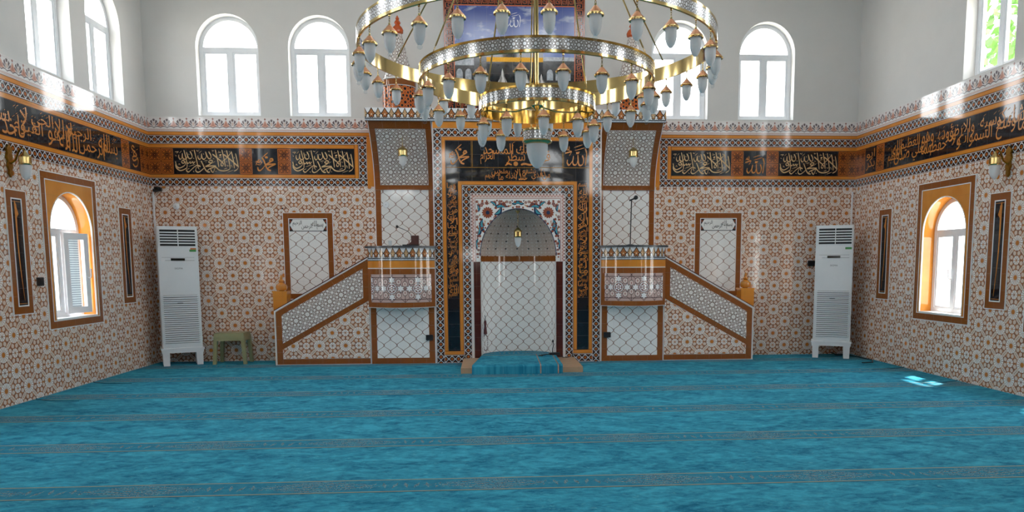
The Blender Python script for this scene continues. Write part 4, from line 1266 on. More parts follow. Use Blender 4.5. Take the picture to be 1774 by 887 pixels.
# the niche: half-round lattice wall, brown belt, pointed half dome
RX, RY = .585, .5
def nic(t, z, s=1.0): return (PC - RX * s * math.cos(t), PY + RY * s * math.sin(t), z)
N = 28
def arc_len(t):
    L = 0; st = 24
    for i in range(st):
        a = t * (i + .5) / st; L += math.hypot(RX * math.sin(a), RY * math.cos(a)) * t / st
    return L
AL = [arc_len(PI * i / N) for i in range(N + 1)]; HA = AL[-1] / 2
def nwall(name, m, z0, z1, s, kk=1.0):
    mb = MB()
    for i in range(N):
        a, b = PI * i / N, PI * (i + 1) / N
        mb.face([nic(a, z0, s), nic(b, z0, s), nic(b, z1, s), nic(a, z1, s)], [((AL[i] - HA) * kk, 0), ((AL[i + 1] - HA) * kk, 0), ((AL[i + 1] - HA) * kk, (z1 - z0) * kk), ((AL[i] - HA) * kk, (z1 - z0) * kk)], 0, True)
    return mb.build(name, m, por)
nwall('niche_lattice', m_lat, 0, 1.59, 1.0, 1.07)
nwall('niche_belt', m_brn, 1.585, 1.672, .992)
mb = MB(); K = 16
for j in range(K):
    v0, v1 = j / K, (j + 1) / K
    s0, s1 = math.sqrt(max(0, 1 - v0 * v0)), math.sqrt(max(0, 1 - v1 * v1))
    for i in range(N):
        a, b = PI * i / N, PI * (i + 1) / N
        z0, z1 = 1.67 + .72 * v0, 1.67 + .72 * v1
        mb.face([nic(a, z0, s0), nic(b, z0, s0), nic(b, z1, s1), nic(a, z1, s1)],
                [((i / N - .5) * 1.6, v0 * 1.0), (((i + 1) / N - .5) * 1.6, v0 * 1.0), (((i + 1) / N - .5) * 1.6, v1 * 1.0), ((i / N - .5) * 1.6, v1 * 1.0)], 0, True)
mb.build('niche_vault', m_vlt, por)
# cornice over the portal
def cornice(par, x0, x1, name='palmette_cornice', y=PY - .02):
    f = Fr((0, y, 0), (1, 0, 0), (0, 0, 1), (0, -1, 0))
    mb = MB(); mb.prism(f, [(x0, 3.70), (x1, 3.70), (x1, 3.897), (x0, 3.897)], y + .022, .0, 0, lambda u, v: (u - PC, v - 3.70))
    return mb.build(name, m_crn, par)
cornice(por, X0, X1)

# ------------------------------------------------------------------ twin pulpits
def pulpit(sg, label):
    Q = Fr((PC * (1 - sg), PY, 0), (sg, 0, 0), (0, 0, 1), (0, -1, 0))     # front plane of stair and cabinet
    W0 = Fr((PC * (1 - sg), 0, 0), (sg, 0, 0), (0, 0, 1), (0, -1, 0))     # wall plane
    r = thing('pulpit', label, 'pulpit', Q(-2.3, 0, -PY * -.5), 'tiled pulpits beside the portal')
    # stair flank --------------------------------------------------
    a, b = -3.30, -1.86
    zl, zr = .835, 1.65
    mb = MB(); mb.prism(Q, [(a, 0), (b, 0), (b, zr), (a, zl)], -.10, 0)
    st = mb.build('stair_wall', m_wht, r, label='white edged stair wall')
    mb = MB(); mb.prism(Q, [(-3.195, .1), (-1.866, .1), (-1.866, .98), (-3.195, .255)], 0, .006, 0, lambda u, v: (u + 2.241, v - .696)); mb.build('rosette_tiling', m_ros, st)
    sl = (zr - zl) / (b - a); an = math.atan(sl); ca, sa = math.cos(an), math.sin(an)
    g = lambda u, v: ((u + 3.158) * ca + (v - .59) * sa, -(u + 3.158) * sa + (v - .59) * ca)
    mb = MB(); mb.prism(Q, [(-3.21, .33), (-1.955, 1.04), (-1.955, 1.51), (-3.21, .80)], 0, .007, 0, g); mb.build('girih_field', m_gir, st)
    mb = MB()
    mb.prism(Q, [(a + .012, .012), (b - .004, .012), (b - .004, .094), (a + .1, .094)], 0, .008, 0, lambda u, v: (u, v - .012))
    mb.prism(Q, [(a + .012, .012), (a + .1, .094), (a + .1, zl - .03), (a + .012, zl - .015)], 0, .008, 0, lambda u, v: (v, u - a - .012))
    k = lambda u, v: ((u - a) * ca + v * sa, -(u - a) * sa + v * ca)
    top = lambda u: zl + sl * (u - a)
    mb.prism(Q, [(a + .012, top(a) - .012), (a + .1, top(a + .1) - .115), (b - .09, top(b - .09) - .115), (b - .004, top(b) - .02)], 0, .0085, 0, k)
    mb.prism(Q, [(b - .09, 1.02), (b - .004, .98), (b - .004, top(b) - .02), (b - .09, top(b - .09) - .115)], 0, .008, 0, lambda u, v: (v, b - u))
    mb.prism(Q, [(a + .1, .245), (b - .004, .995), (b - .09, 1.035), (a + .1, .335)], 0, .0082, 0, k)
    mb.build('brown_border', m_brn, st)
    mb = MB(); mb.prism(Q, [(a - .012, zl - .005), (a - .012, zl + .02), (b, zr + .025), (b, zr)], -.11, .012); mb.build('handrail', m_wood, r, label='dark red sloping rail')
    mb = MB(); mb.prism(Q, [(a - .012, 0), (a, 0), (a, zl + .01), (a - .012, zl)], -.1, .012)
    mb.prism(Q, [(a - .012, zl - .012), (b, zr - .012), (b, zr + .006), (a - .012, zl + .006)], 0, .014); mb.build('white_bead', m_wht, st)
    # steps behind the flank
    n = 5
    for i in range(n):
        mb = MB(); x0 = -3.05 + i * .235
        mb.slab(Q, x0, -1.85, .18 * i, .18 * (i + 1), PY + .01, -.10); mb.build('step', m_beige, r)
    # newel and finial
    mb = MB(); mb.slab(Q, -3.35, -3.14, 0, 1.12, -.33, -.105); mb.slab(Q, -3.36, -3.13, 1.12, 1.145, -.34, -.1); nw = mb.build('newel_post', m_org, r)
    mb = MB(); mb.revolve([(.03, 1.145), (.075, 1.155), (.088, 1.19), (.08, 1.235), (.04, 1.265), (.028, 1.275), (.042, 1.29), (.042, 1.305), (.022, 1.32), (.018, 1.335), (.024, 1.35), (.012, 1.375), (0, 1.40)], Q(-3.245, 0, -.217), 24)
    mb.build('finial', m_amber, nw, label='glazed amber onion finial')
    # cabinet under the balcony ------------------------------------------
    c, d = -1.855, X0
    mb = MB(); mb.slab(Q, c, d, 0, .92, PY + .005, 0); cb = mb.build('cabinet', m_wht, r)
    mb = MB(); mb.border(Q, c + .012, d - .012, .005, 1.0, .088, 0, .008, top=False); mb.build('brown_border', m_brn, cb)
    mc = (c + d) / 2
    mb = MB(); mb.slab(Q, c + .1, d - .1, .093, .92, 0, .006, 0, lambda u, v: (u - mc + .1, v - .093)); mb.build('lattice_tiling', m_lat, cb)
    # balcony ---------------------------------------------------------------
    M_ = 20; hw = .51
    def plan(i, off=0.0, ex=0.0):
        t = i / M_ * 2 - 1
        return mc + t * (hw + ex), .04 + .27 * (1 - t * t) + off
    def bal(name, m, z0, z1, off, uvn=False, par=None, i0=0, i1=M_, ex=0.0):
        mb = MB(); L = 0
        for i in range(i0, i1):
            (xa, ya), (xb, yb) = plan(i, off, ex), plan(i + 1, off, ex)
            dl = math.hypot(xb - xa, yb - ya)
            k = 1 / (z1 - z0) if uvn else 1
            mb.face([Q(xa, z0, ya), Q(xb, z0, yb), Q(xb, z1, yb), Q(xa, z1, ya)], [(L, 0), (L + dl, 0), (L + dl, (z1 - z0) * k), (L, (z1 - z0) * k)], 0, True)
            for z in (z0, z1):
                pa, pb = plan(i, off - .006, ex), plan(i + 1, off - .006, ex)
                mb.face([Q(xa, z, ya), Q(xb, z, yb), Q(pb[0], z, pb[1]), Q(pa[0], z, pa[1])])
            L += dl
        return mb.build(name, m, par or bd)
    mb = MB()
    P = [plan(i) for i in range(M_ + 1)]
    for i in range(M_):
        (xa, ya), (xb, yb) = P[i], P[i + 1]
        mb.face([Q(xa, .885, ya), Q(xb, .885, yb), Q(xb, 1.80, yb), Q(xa, 1.80, ya)], None, 0, True)
    for z in (.885, 1.80): mb.face([Q(x, z, y) for x, y in P] + [Q(P[-1][0], z, 0), Q(P[0][0], z, 0)])
    for (x, y) in (P[0], P[-1]): mb.face([Q(x, .885, y), Q(x, .885, 0), Q(x, 1.8, 0), Q(x, 1.8, y)])
    bd = mb.build('balcony', m_wht, r)
    bal('palmette_frieze', m_crn, 1.60, 1.795, .006); bal('orange_strip', m_org, 1.495, 1.6, .006)
    bal('brown_border', m_brn, 1.395, 1.48, .006); bal('brown_border', m_brn, .895, .97, .006)
    bal('medallion_tiling', m_str, .972, 1.392, .007, i0=1, i1=M_ - 1)
    for i in (0, M_ - 1):
        mb = MB(); (xa, ya), (xb, yb) = plan(i, .008), plan(i + 1, .008)
        mb.face([Q(xa, .97, ya), Q(xb, .97, yb), Q(xb, 1.395, yb), Q(xa, 1.395, ya)]); mb.build('brown_border', m_brn, bd)
    mb = MB(); P = [plan(i, .03, .035) for i in range(M_ + 1)]
    pts = [(x, y) for x, y in P]
    for i in range(M_):
        (xa, ya), (xb, yb) = P[i], P[i + 1]
        mb.face([Q(xa, 1.795, ya), Q(xb, 1.795, yb), Q(xb, 1.825, yb), Q(xa, 1.825, ya)], None, 0, True)
    for z in (1.795, 1.825): mb.face([Q(x, z, y) for x, y in P] + [Q(P[-1][0], z, .012), Q(P[0][0], z, .012)])
    for (x, y) in (P[0], P[-1]): mb.face([Q(x, 1.795, y), Q(x, 1.795, .012), Q(x, 1.825, .012), Q(x, 1.825, y)])
    mb.face([Q(P[0][0], 1.795, .012), Q(P[-1][0], 1.795, .012), Q(P[-1][0], 1.825, .012), Q(P[0][0], 1.825, .012)])
    mb.build('granite_ledge', m_granite, r, label='dark granite ledge')
    # panel behind the speaker
    e, f = -1.81, -.86
    mb = MB(); mb.slab(W0, e + .085, f - .0, .92, 2.74, .008, .016, 0, lambda u, v: (u - mc + .04, v - .01)); mb.build('lattice_tiling', m_lat, r)
    mb = MB(); mb.slab(W0, e, e + .085, .92, 2.74, .008, .02, 0, lambda u, v: (v, u - e)); mb.build('brown_border', m_brn, r)
    mb = MB(); mb.slab(W0, -.965, f, .92, 2.74, .008, .02, 0, lambda u, v: (v, u - f)); mb.build('brown_border', m_brn, r)
    mb = MB(); mb.slab(W0, e - .012, e, .92, 2.74, .008, .022); mb.build('white_bead', m_wht, r)
    # coved hood ----------------------------------------------------------------
    z0, z1 = 2.735, 3.70; K = 14
    def hood(t): return .03 + .56 * t * t, z0 + (z1 - z0) * t
    def hs(mb, u0, u1, t0, t1, off, m=0, swap=False, ub=0.0):
        L = 0
        for j in range(K):
            ta, tb = t0 + (t1 - t0) * j / K, t0 + (t1 - t0) * (j + 1) / K
            (wa, za), (wb, zb) = hood(ta), hood(tb)
            dl = math.hypot(wb - wa, zb - za)
            uv = [(u0 - ub, L), (u1 - ub, L), (u1 - ub, L + dl), (u0 - ub, L + dl)]
            if swap: uv = [(b_, a_) for a_, b_ in uv]
            mb.face([W0(u0, za, wa + off), W0(u1, za, wa + off), W0(u1, zb, wb + off), W0(u0, zb, wb + off)], uv, m, True)
            L += dl
    mb = MB(); hs(mb, e - .012, f, 0, 1, 0)
    for u in (e - .012, f):
        P = [W0(u, hood(j / K)[1], hood(j / K)[0]) for j in range(K + 1)] + [W0(u, z1, 0), W0(u, z0, 0)]
        mb.face(P, None, 1)
    mb.face([W0(e - .012, z0, 0), W0(f, z0, 0), W0(f, z0, .03), W0(e - .012, z0, .03)]); mb.face([W0(e - .012, z1, 0), W0(f, z1, 0), W0(f, z1, .59), W0(e - .012, z1, .59)])
    hd = mb.build('hood', [m_wht, m_org], r)
    mb = MB(); hs(mb, e + .09, f - .105, .08, .9, .006, ub=mc); mb.build('girih_field', m_gir, hd)
    mb = MB(); hs(mb, e, e + .085, 0, 1, .008, swap=True, ub=e); hs(mb, f - .1, f - .012, 0, 1, .008, swap=True, ub=f - .1)
    hs(mb, e + .085, f - .1, 0, .075, .009); hs(mb, e + .085, f - .1, .905, 1, .009); mb.build('brown_border', m_brn, hd)
    # cornice and ledge
    x0, x1 = e - .04, X0
    fq = Fr(Q(0, 0, .02), Q.U, Q.V, Q.W)
    mb = MB(); mb.prism(fq, [(x0, 3.70), (x1, 3.70), (x1, 3.897), (x0, 3.897)], PY - .02, 0, 0, lambda u, v: (u - PC, v - 3.70)); mb.build('palmette_cornice', m_crn, r)
    # little minaret
    tc = Q(-1.365, 0, -.28)
    tu = MB(); tu.revolve([(.25, 3.897), (.25, 4.258)], tc, 32, uvr=.25); to = tu.build('minaret_drum', m_hex, r)
    mb = MB(); mb.revolve([(.25, 4.248), (.262, 4.253), (.262, 4.335), (.25, 4.34)], tc, 32, uvr=.25); mb.build('brown_ring', m_brn, to)
    mb = MB(); mb.revolve([(.258, 4.341), (.265, 4.349), (.255, 4.364)], tc, 32); mb.revolve([(.258, 4.243), (.265, 4.249), (.258, 4.257)], tc, 32); mb.build('white_bead', m_wht, to)
    mb = MB(); mb.revolve([(.25, 4.354), (.2, 4.493), (.15, 4.676), (.105, 4.869), (.062, 5.051)], tc, 32, uvr=.2); mb.build('minaret_spire', m_gir, r)
    mb = MB(); mb.revolve([(.05, 5.047), (.085, 5.071), (.09, 5.109), (.07, 5.152), (.04, 5.181), (.035, 5.196), (.05, 5.22), (.035, 5.249), (.022, 5.263), (.03, 5.282), (.012, 5.316), (0, 5.335)], tc, 24)
    mb.build('spire_finial', m_rust, r, label='rust orange onion finial')
    return r
pulpit(1, 'tiled pulpit with stair and curved balcony left of the central portal')
pulpit(-1, 'tiled pulpit with stair and curved balcony right of the central portal')

# hanging lamps on the hoods and in the niche
def hood_lamp(p, drop, label, k=1.0):
    x, y, z = p
    r = thing('hanging_lamp', label, 'lamp', p)
    mb = MB(); mb.revolve([(0, 0), (.035, 0), (.04, -.012), (.02, -.03), (.008, -.045), (0, -.05)], p, 16); mb.build('ceiling_rose', m_gold, r)
    mb = MB()
    nl = max(4, int(drop / .03))
    for i in range(nl):
        c = Vector((x, y, z - .045 - drop * (i + .5) / nl)); h = drop / nl * .62
        ax = Vector((1, 0, 0)) if i % 2 else Vector((0, 1, 0))
        mb.tube([c + ax * (.006 * math.cos(a)) + Vector((0, 0, h * math.sin(a))) for a in [2 * PI * q / 10 for q in range(11)]], .0022, 5, cap=False)
    mb.build('chain', m_gold, r)
    zt = z - .045 - drop
    mb = MB(); mb.revolve([(0, zt + .01), (.02, zt), (.055 * k, zt - .03), (.078 * k, zt - .05), (.082 * k, zt - .06), (.074 * k, zt - .064), (.074 * k, zt - .135), (.082 * k, zt - .14), (.078 * k, zt - .152), (.06 * k, zt - .15)], (x, y, 0), 28); mb.build('cap', m_gold, r)
    zb = zt - .148
    mb = MB(); mb.revolve([(.062 * k, zb), (.064 * k, zb - .04), (.058 * k, zb - .08), (.044 * k, zb - .12), (.02 * k, zb - .15), (0, zb - .158)], (x, y, 0), 28); mb.build('glass_shade', m_frost, r)
    return r
hood_lamp((-1.32, -.40, 3.575), .17, 'brass lamp with frosted shade hanging from the left pulpit hood')
hood_lamp((2.285, -.40, 3.575), .17, 'brass lamp with frosted shade hanging from the right pulpit hood')
hood_lamp((.45, -.50, 2.375), .22, 'brass lamp with frosted shade hanging in the prayer niche', .8)

small_box('wall_socket', P_, -.945, .41, .008, .055, .042, .03, m_black, 'black socket on the brown border under the left balcony', 'socket')
small_box('wall_socket', P_, 1.848, .425, .008, .055, .042, .03, m_black, 'black socket on the brown border under the right balcony', 'socket')
disc(-1.646, 2.5, .016, 'round white sensor on the lattice tiles behind the left balcony')

# ------------------------------------------------------------------ carpeted step before the niche
ba = thing('stone_step', 'low beige stone step base under the carpet before the niche', 'step', (PC, -1.2, 0))
mb = MB(); mb.box(-.42, 1.32, -1.76, PY - .016, 0, .078); mb.build('step_slab', m_beige, ba)
cs = thing('niche_carpet', 'blue carpet draped over the step into the prayer niche', 'carpet', (PC, -1.2, 0))
HZ = .128
def edge(y):
    if y <= PY - .02: 
        t = (y + 1.86) / (1.86 + PY); return -.26 + .135 * t, 1.02 + .005 * t
    s = math.sqrt(max(0, 1 - ((y - PY) / (RY - .012)) ** 2)) * (RX - .012)
    return PC - s, PC + s
mb = MB(); ys = [-1.87, -1.84] + [-1.84 + (PY - .02 + 1.84) * i / 10 for i in range(1, 11)] + [PY + (RY - .013) * math.sin(PI / 2 * i / 14) for i in range(15)]
rows = []
for i, y in enumerate(ys):
    a, b = edge(y); z = HZ - (.02 if i == 0 else 0)
    rows.append([(a + (b - a) * j / 12, y, z) for j in range(13)])
rows.insert(0, [(p[0], -1.875, .002) for p in rows[0]])
for ra, rb in zip(rows, rows[1:]):
    for j in range(12): mb.face([ra[j], ra[j + 1], rb[j + 1], rb[j]], [(p[0] + .3, p[1] * .5 - 3.06 + .03) for p in (ra[j], ra[j + 1], rb[j + 1], rb[j])], 0, True)
for j, sd in ((0, -1), (12, 1)):
    for ra, rb in zip(rows, rows[1:]):
        if ra[0][1] > PY - .03: break
        mb.face([ra[j], rb[j], (rb[j][0], rb[j][1], 0), (ra[j][0], ra[j][1], 0)], [(0, -3.2)] * 4)
ca = mb.build('carpet_sheet', m_car, cs)
mb = MB()
for xo in (.70, .95):
    for ra, rb in zip(rows[:13], rows[1:13]):
        pa, pb = (xo + .012 * (ra[0][1] + 1.8), ra[0][1], ra[0][2]), (xo + .012 * (rb[0][1] + 1.8), rb[0][1], rb[0][2])
        o = .0025
        mb.face([(pa[0], pa[1] - o, pa[2] + o), (pa[0] + .014, pa[1] - o, pa[2] + o), (pb[0] + .014, pb[1] - o, pb[2] + o), (pb[0], pb[1] - o, pb[2] + o)])
mb.build('cream_stripe', m_tanp, ca)

# prayer beads, microphone and cable
bd_ = thing('prayer_beads', 'dark red prayer beads with tassel hanging at the left of the niche', 'beads', (-.06, -.44, .7))
hx, hy = -.075, -.43
mb = MB(); mb.revolve([(0, .66), (.012, .655), (.02, .63), (.016, .56), (.026, .48), (.03, .44), (.0, .43)], (hx, hy, 0), 14); mb.build('tassel', m_tassel, bd_)
mb = MB()
for k in range(26):
    t = k / 25; a = t * 2 * PI
    c = Vector((hx + .034 * math.sin(a), hy - .004, .30 + .13 * math.cos(a)))
    mb.revolve([(0, -.009), (.008, -.005), (.009, 0), (.008, .005), (0, .009)], c, 8)
mb.build('bead_loop', m_bead, bd_)
mb = MB(); mb.tube([(hx, hy, .655), (hx, hy, .72), (hx - .01, hy + .01, .735)], .006, 8); mb.build('hook', m_grey, bd_)
hk = thing('wall_hook', 'small grey hook at the right inside the niche', 'hook', (1.0, -.36, .62))
mb = MB(); mb.tube([(1.0, -.375, .66), (.995, -.40, .62), (.99, -.42, .585), (.995, -.40, .565)], .006, 8); mb.build('hook_wire', m_grey, hk)
mb = MB(); mb.revolve([(0, 0), (.02, 0), (.02, .008), (0, .012)], (1.0, -.372, .66), 14, axis=Matrix.Rotation(PI / 2, 3, 'X')); mb.build('hook_plate', m_grey, hk)
mc_ = thing('microphone', 'black microphone base lying with its cable on the niche carpet', 'microphone', (1.0, -.72, HZ))
mb = MB(); mb.prism(Fr((1.0, -.72, HZ), (1, 0, 0), (0, 1, 0), (0, 0, 1)), [(-.08, -.05), (.08, -.05), (.09, 0), (.07, .05), (-.07, .05), (-.09, 0)], .002, .035); mb.build('base', m_black, mc_)
mb = MB(); mb.tube([(.97, -.72, HZ + .03), (.975, -.71, HZ + .1), (.995, -.69, HZ + .16), (.98, -.70, HZ + .2)], .007, 8); mb.revolve([(0, -.02), (.014, -.012), (.016, .0), (.012, .02), (0, .026)], (.98, -.70, HZ + .21), 12); mb.build('neck', m_black, mc_)
mb = MB(); mb.tube([(.93, -.74, HZ + .012), (.84, -.80, HZ + .008), (.77, -.86, HZ + .008), (.80, -.93, HZ + .008), (.74, -.9, HZ + .008), (.79, -.80, HZ + .008), (.88, -.72, HZ + .01)], .006, 6); mb.build('cable', m_black, mc_); mb = MB(); mb.tube([(1.06, -.74, HZ + .012), (1.13, -.80, .095), (1.2, -.75, .09), (1.24, -.70, .09)], .006, 6); mb.build('cable', m_black, mc_)

# things standing on the balconies
zl = 1.825
gm = thing('gooseneck_microphone', 'black gooseneck microphone in a dark red stand on the left balcony ledge', 'microphone', (-1.13, -.74, zl))
mb = MB()
mb.prism(Fr((-1.13, -.74, zl), (1, 0, 0), (0, 0, 1), (0, -1, 0)), [(-.17, 0), (.06, 0), (.062, .155), (-.04, .155), (-.05, .06), (-.09, .03)], -.05, .06); mb.build('stand', m_wood, gm)
mb = MB(); mb.slab(Fr((-1.13, -.74, zl), (1, 0, 0), (0, 0, 1), (0, -1, 0)), -.18, .065, 0, .02, -.06, .075); mb.build('base_plate', m_black, gm)
mb = MB(); mb.tube([(-1.18, -.74, zl + .08), (-1.185, -.74, zl + .17), (-1.23, -.74, zl + .22), (-1.33, -.75, zl + .265), (-1.38, -.755, zl + .285)], .005, 8); mb.build('gooseneck', m_black, gm)
mb = MB(); mb.revolve([(0, -.026), (.016, -.016), (.02, 0), (.016, .018), (0, .026)], (-1.39, -.755, zl + .29), 14); mb.build('windscreen', m_black, gm)
gl = thing('drinking_glass', 'small clear glass on the left balcony ledge', 'glass', (-1.50, -.76, zl))
mb = MB(); mb.revolve([(0, .002), (.02, .002), (.024, .03), (.03, .075), (.031, .08), (.027, .08), (.021, .01), (0, .01)], (-1.50, -.76, zl), 18); mb.build('tumbler', m_clear, gl)
sm = thing('microphone_stand', 'slim black microphone stand on the right balcony ledge', 'microphone', (2.19, -.70, zl))
mb = MB(); mb.revolve([(0, 0), (.06, 0), (.06, .01), (.015, .02), (.0, .022)], (2.19, -.70, zl), 24); mb.build('base', m_black, sm)
mb = MB(); mb.tube([(2.19, -.70, zl + .015), (2.195, -.70, zl + .32), (2.205, -.70, zl + .70)], .009, 10); mb.build('pole', m_black, sm)
mb = MB(); mb.tube([(2.17, -.70, zl + .685), (2.205, -.71, zl + .70), (2.24, -.73, zl + .715)], .012, 8); mb.tube([(2.235, -.725, zl + .712), (2.25, -.735, zl + .72), (2.27, -.75, zl + .735), (2.285, -.76, zl + .742)], [.014, .03, .034, .02], 14); mb.build('microphone_head', m_black, sm)
# ------------------------------------------------------------------ air conditioners on their stands
def air_conditioner(corner, U, W, label, slabel, two_tone):
    U, W = Vector(U), Vector(W)
    fr = Fr(corner, U, (0, 0, 1), W)
    WD, HT, DP, ZB = .57, 1.865, .30, .275
    base = fr(WD / 2, 0, -DP / 2)
    sd = thing('appliance_stand', slabel, 'stand', (base.x, base.y, 0))
    mb = MB(); mb.slab(fr, -.012, WD + .012, ZB - .075, ZB - .03, -DP - .01, .012); mb.slab(fr, -.022, WD + .022, ZB - .03, ZB, -DP - .02, .022); mb.build('stand_top', m_wplast, sd)
    for a, b in ((0, .10), (WD - .10, WD)):
        for c, d in ((-.10, 0), (-DP, -DP + .09)):
            mb = MB(); mb.prism(Fr(fr(0, 0, 0), U, (0, 0, 1), W), [(a + .006, 0), (b - .006, 0), (b, ZB - .075), (a, ZB - .075)], c, d); mb.build('leg', m_wplast, sd)
    r = thing('air_conditioner', label, 'air conditioner', (base.x, base.y, ZB))
    z0, z1 = ZB, ZB + HT
    mb = MB(); e = .018
    f2 = Fr(fr(0, 0, 0), U, W, (0, 0, 1))
    mb.prism(f2, [(e, -DP), (WD - e, -DP), (WD, -DP + e), (WD, -e), (WD - e, 0), (e, 0), (0, -e), (0, -DP + e)], z0, z1); bd = mb.build('body', m_ac, r)
    mb = MB(); mb.slab(fr, .012, WD - .012, z0 + .86, z1 - .33, 0, .006); mb.slab(fr, .012, WD - .012, z0 + .02, z0 + .85, 0, .006); mb.build('front_panel', m_ac, bd)
    # outlet louvre
    t, b = z1 - .052, z1 - .30
    mb = MB(); mb.slab(fr, .045, WD - .035, b, t, .0005, .0015); mb.build('outlet_recess', m_slot, r)
    mb = MB()
    for k in range(1, 6):
        z = b + (t - b) * k / 6
        mb.slab(fr, .045, WD - .035, z - .009, z + .009, .001, .02)
    mb.slab(fr, WD * .515 - .006, WD * .515 + .006, b, t, .001, .024)
    mb.border(fr, .035, WD - .025, b - .01, t + .01, .011, 0, .012); mb.build('louvre', m_ac, r)
    # display strip, logo, sticker
    zc = z1 - .505
    mb = MB(); mb.slab(fr, .06, WD - .06, zc - .016, zc - .012, .006, .008); mb.slab(fr, .06, WD - .06, zc + .03, zc + .033, .006, .008); mb.build('trim_line', m_grey, r)
    mb = MB(); mb.slab(fr, WD * .32, WD * .66, zc - .018, zc + .02, .006, .012); mb.build('display', m_disp, r)
    mb = MB()
    mb.prism(fr, [(.075 + .03 * math.cos(k * PI / 8), zc - .005 + .03 * math.sin(k * PI / 8)) for k in range(16)], .006, .010)
    mb.slab(fr, WD * .72, WD * .86, zc - .006, zc + .006, .006, .009); mb.build('keys', m_wplast, r)
    mb = MB(); mb.text(fr, glyphs('SIGMA'), WD * .40, WD * .60, zc - .148, zc - .122, .0068); mb.build('logo', m_grey, r, label='grey SIGMA lettering')
    mb = MB(); mb.slab(fr, WD - .125, WD - .03, z1 - .385, z1 - .352, .006, .0075); mb.build('sticker', m_green, r)
    if two_tone:
        mb = MB(); mb.slab(fr, WD - .11, WD - .03, z1 - .352, z1 - .328, .006, .0075); mb.build('sticker', m_orst, r)
    # inlet grille
    a, c = z0 + .075, z0 + .815
    mb = MB(); mb.slab(fr, .05, WD - .045, a, c, .006, .0072); mb.build('inlet_recess', m_slot, r)
    mb = MB(); n = 23
    for k in range(n):
        z = a + (c - a) * (k + .5) / n
        mb.prism(Fr(fr(.04, z, .0065), W, (0, 0, 1), U), [(0, -.004), (.012, -.012), (.017, -.002), (.014, .009), (0, .012)], 0, WD - .075)
    mb.build('inlet_grille', m_ac, r)
    mb = MB(); mb.slab(fr, WD * .42, WD * .56, a + (c - a) * .83, a + (c - a) * .845, .022, .024); mb.build('nameplate', m_grey, r)
a25 = math.radians(25); cs_, sn_ = math.cos(a25), math.sin(a25)
air_conditioner((-5.015, -.585, 0), (cs_, sn_, 0), (sn_, -cs_, 0), 'tall white floor air conditioner in the left corner', 'white four-legged stand under the left air conditioner', True)
air_conditioner((5.262, -.45, 0), (cs_, -sn_, 0), (-sn_, -cs_, 0), 'tall white floor air conditioner in the right corner', 'white four-legged stand under the right air conditioner', False)
mb = MB(); mb.tube([(5.9, -.25, .012), (6.0, -.55, .012), (6.02, -.95, .012), (5.9, -1.2, .012), (5.7, -1.25, .012)], .008, 6); mb.tube([(5.7, -.2, .05), (5.75, -.3, .02), (5.9, -.25, .012)], .008, 6)
o = mb.build('cable', m_black); rebase(o, (5.9, -.7, 0)); tag(o, 'black cable on the carpet behind the right air conditioner stand', 'cable')

# ------------------------------------------------------------------ plastic stool
st = thing('step_stool', 'olive plastic stool with hand slot standing by the left tiled wall', 'stool', (-4.07, -.24, 0))
def quad_block(mb, top, bot):
    """tapered block between two rectangles (x0,x1,y0,y1,z)"""
    def c(r): return [(r[0], r[2], r[4]), (r[1], r[2], r[4]), (r[1], r[3], r[4]), (r[0], r[3], r[4])]
    T_, B_2 = c(top), c(bot)
    mb.face(T_); mb.face(list(reversed(B_2)))
    for i in range(4): mb.face([B_2[i], B_2[(i + 1) % 4], T_[(i + 1) % 4], T_[i]])
sx0, sx1, sy0, sy1 = -4.30, -3.85, -.41, -.07
mb = MB()
hx0, hx1, hy0, hy1 = -4.125, -4.025, -.255, -.225
for r_ in ((sx0, sx1, sy0, hy0), (sx0, sx1, hy1, sy1)): mb.box(r_[0], r_[1], r_[2], r_[3], .465, .49)
mb.box(sx0, hx0, hy0, hy1, .465, .49); mb.box(hx1, sx1, hy0, hy1, .465, .49)
quad_block(mb, (sx0, sx1, sy0, sy0 + .02, .478), (sx0 - .012, sx1 + .012, sy0 - .012, sy0 + .01, .37)); quad_block(mb, (sx0, sx1, sy1 - .02, sy1, .478), (sx0 - .012, sx1 + .012, sy1 - .01, sy1 + .01, .37))
quad_block(mb, (sx0, sx0 + .02, sy0, sy1, .478), (sx0 - .012, sx0 + .01, sy0, sy1, .37)); quad_block(mb, (sx1 - .02, sx1, sy0, sy1, .478), (sx1 - .01, sx1 + .012, sy0, sy1, .37))
mb.box(sx0 - .014, sx1 + .014, sy0 - .016, sy0 - .01, .415, .421)
so = mb.build('seat', m_olive, st)
mb = MB(); mb.box(hx0, hx1, hy0, hy1, .46, .466); mb.build('hand_slot', m_slot, so)
for x, sx in ((sx0, -1), (sx1, 1)):
    for y, sy in ((sy0, -1), (sy1, 1)):
        mb = MB(); d = .055
        xa, xb = (x, x + d) if sx < 0 else (x - d, x)
        ya, yb = (y, y + d) if sy < 0 else (y - d, y)
        quad_block(mb, (xa + sx * .01, xb + sx * .01, ya + sy * .006, yb + sy * .006, .40), (xa + sx * .035 + (.006 if sx > 0 else 0), xb + sx * .035 - (.006 if sx < 0 else 0), ya + sy * .02, yb + sy * .02, 0))
        mb.build('leg', m_olive, st)

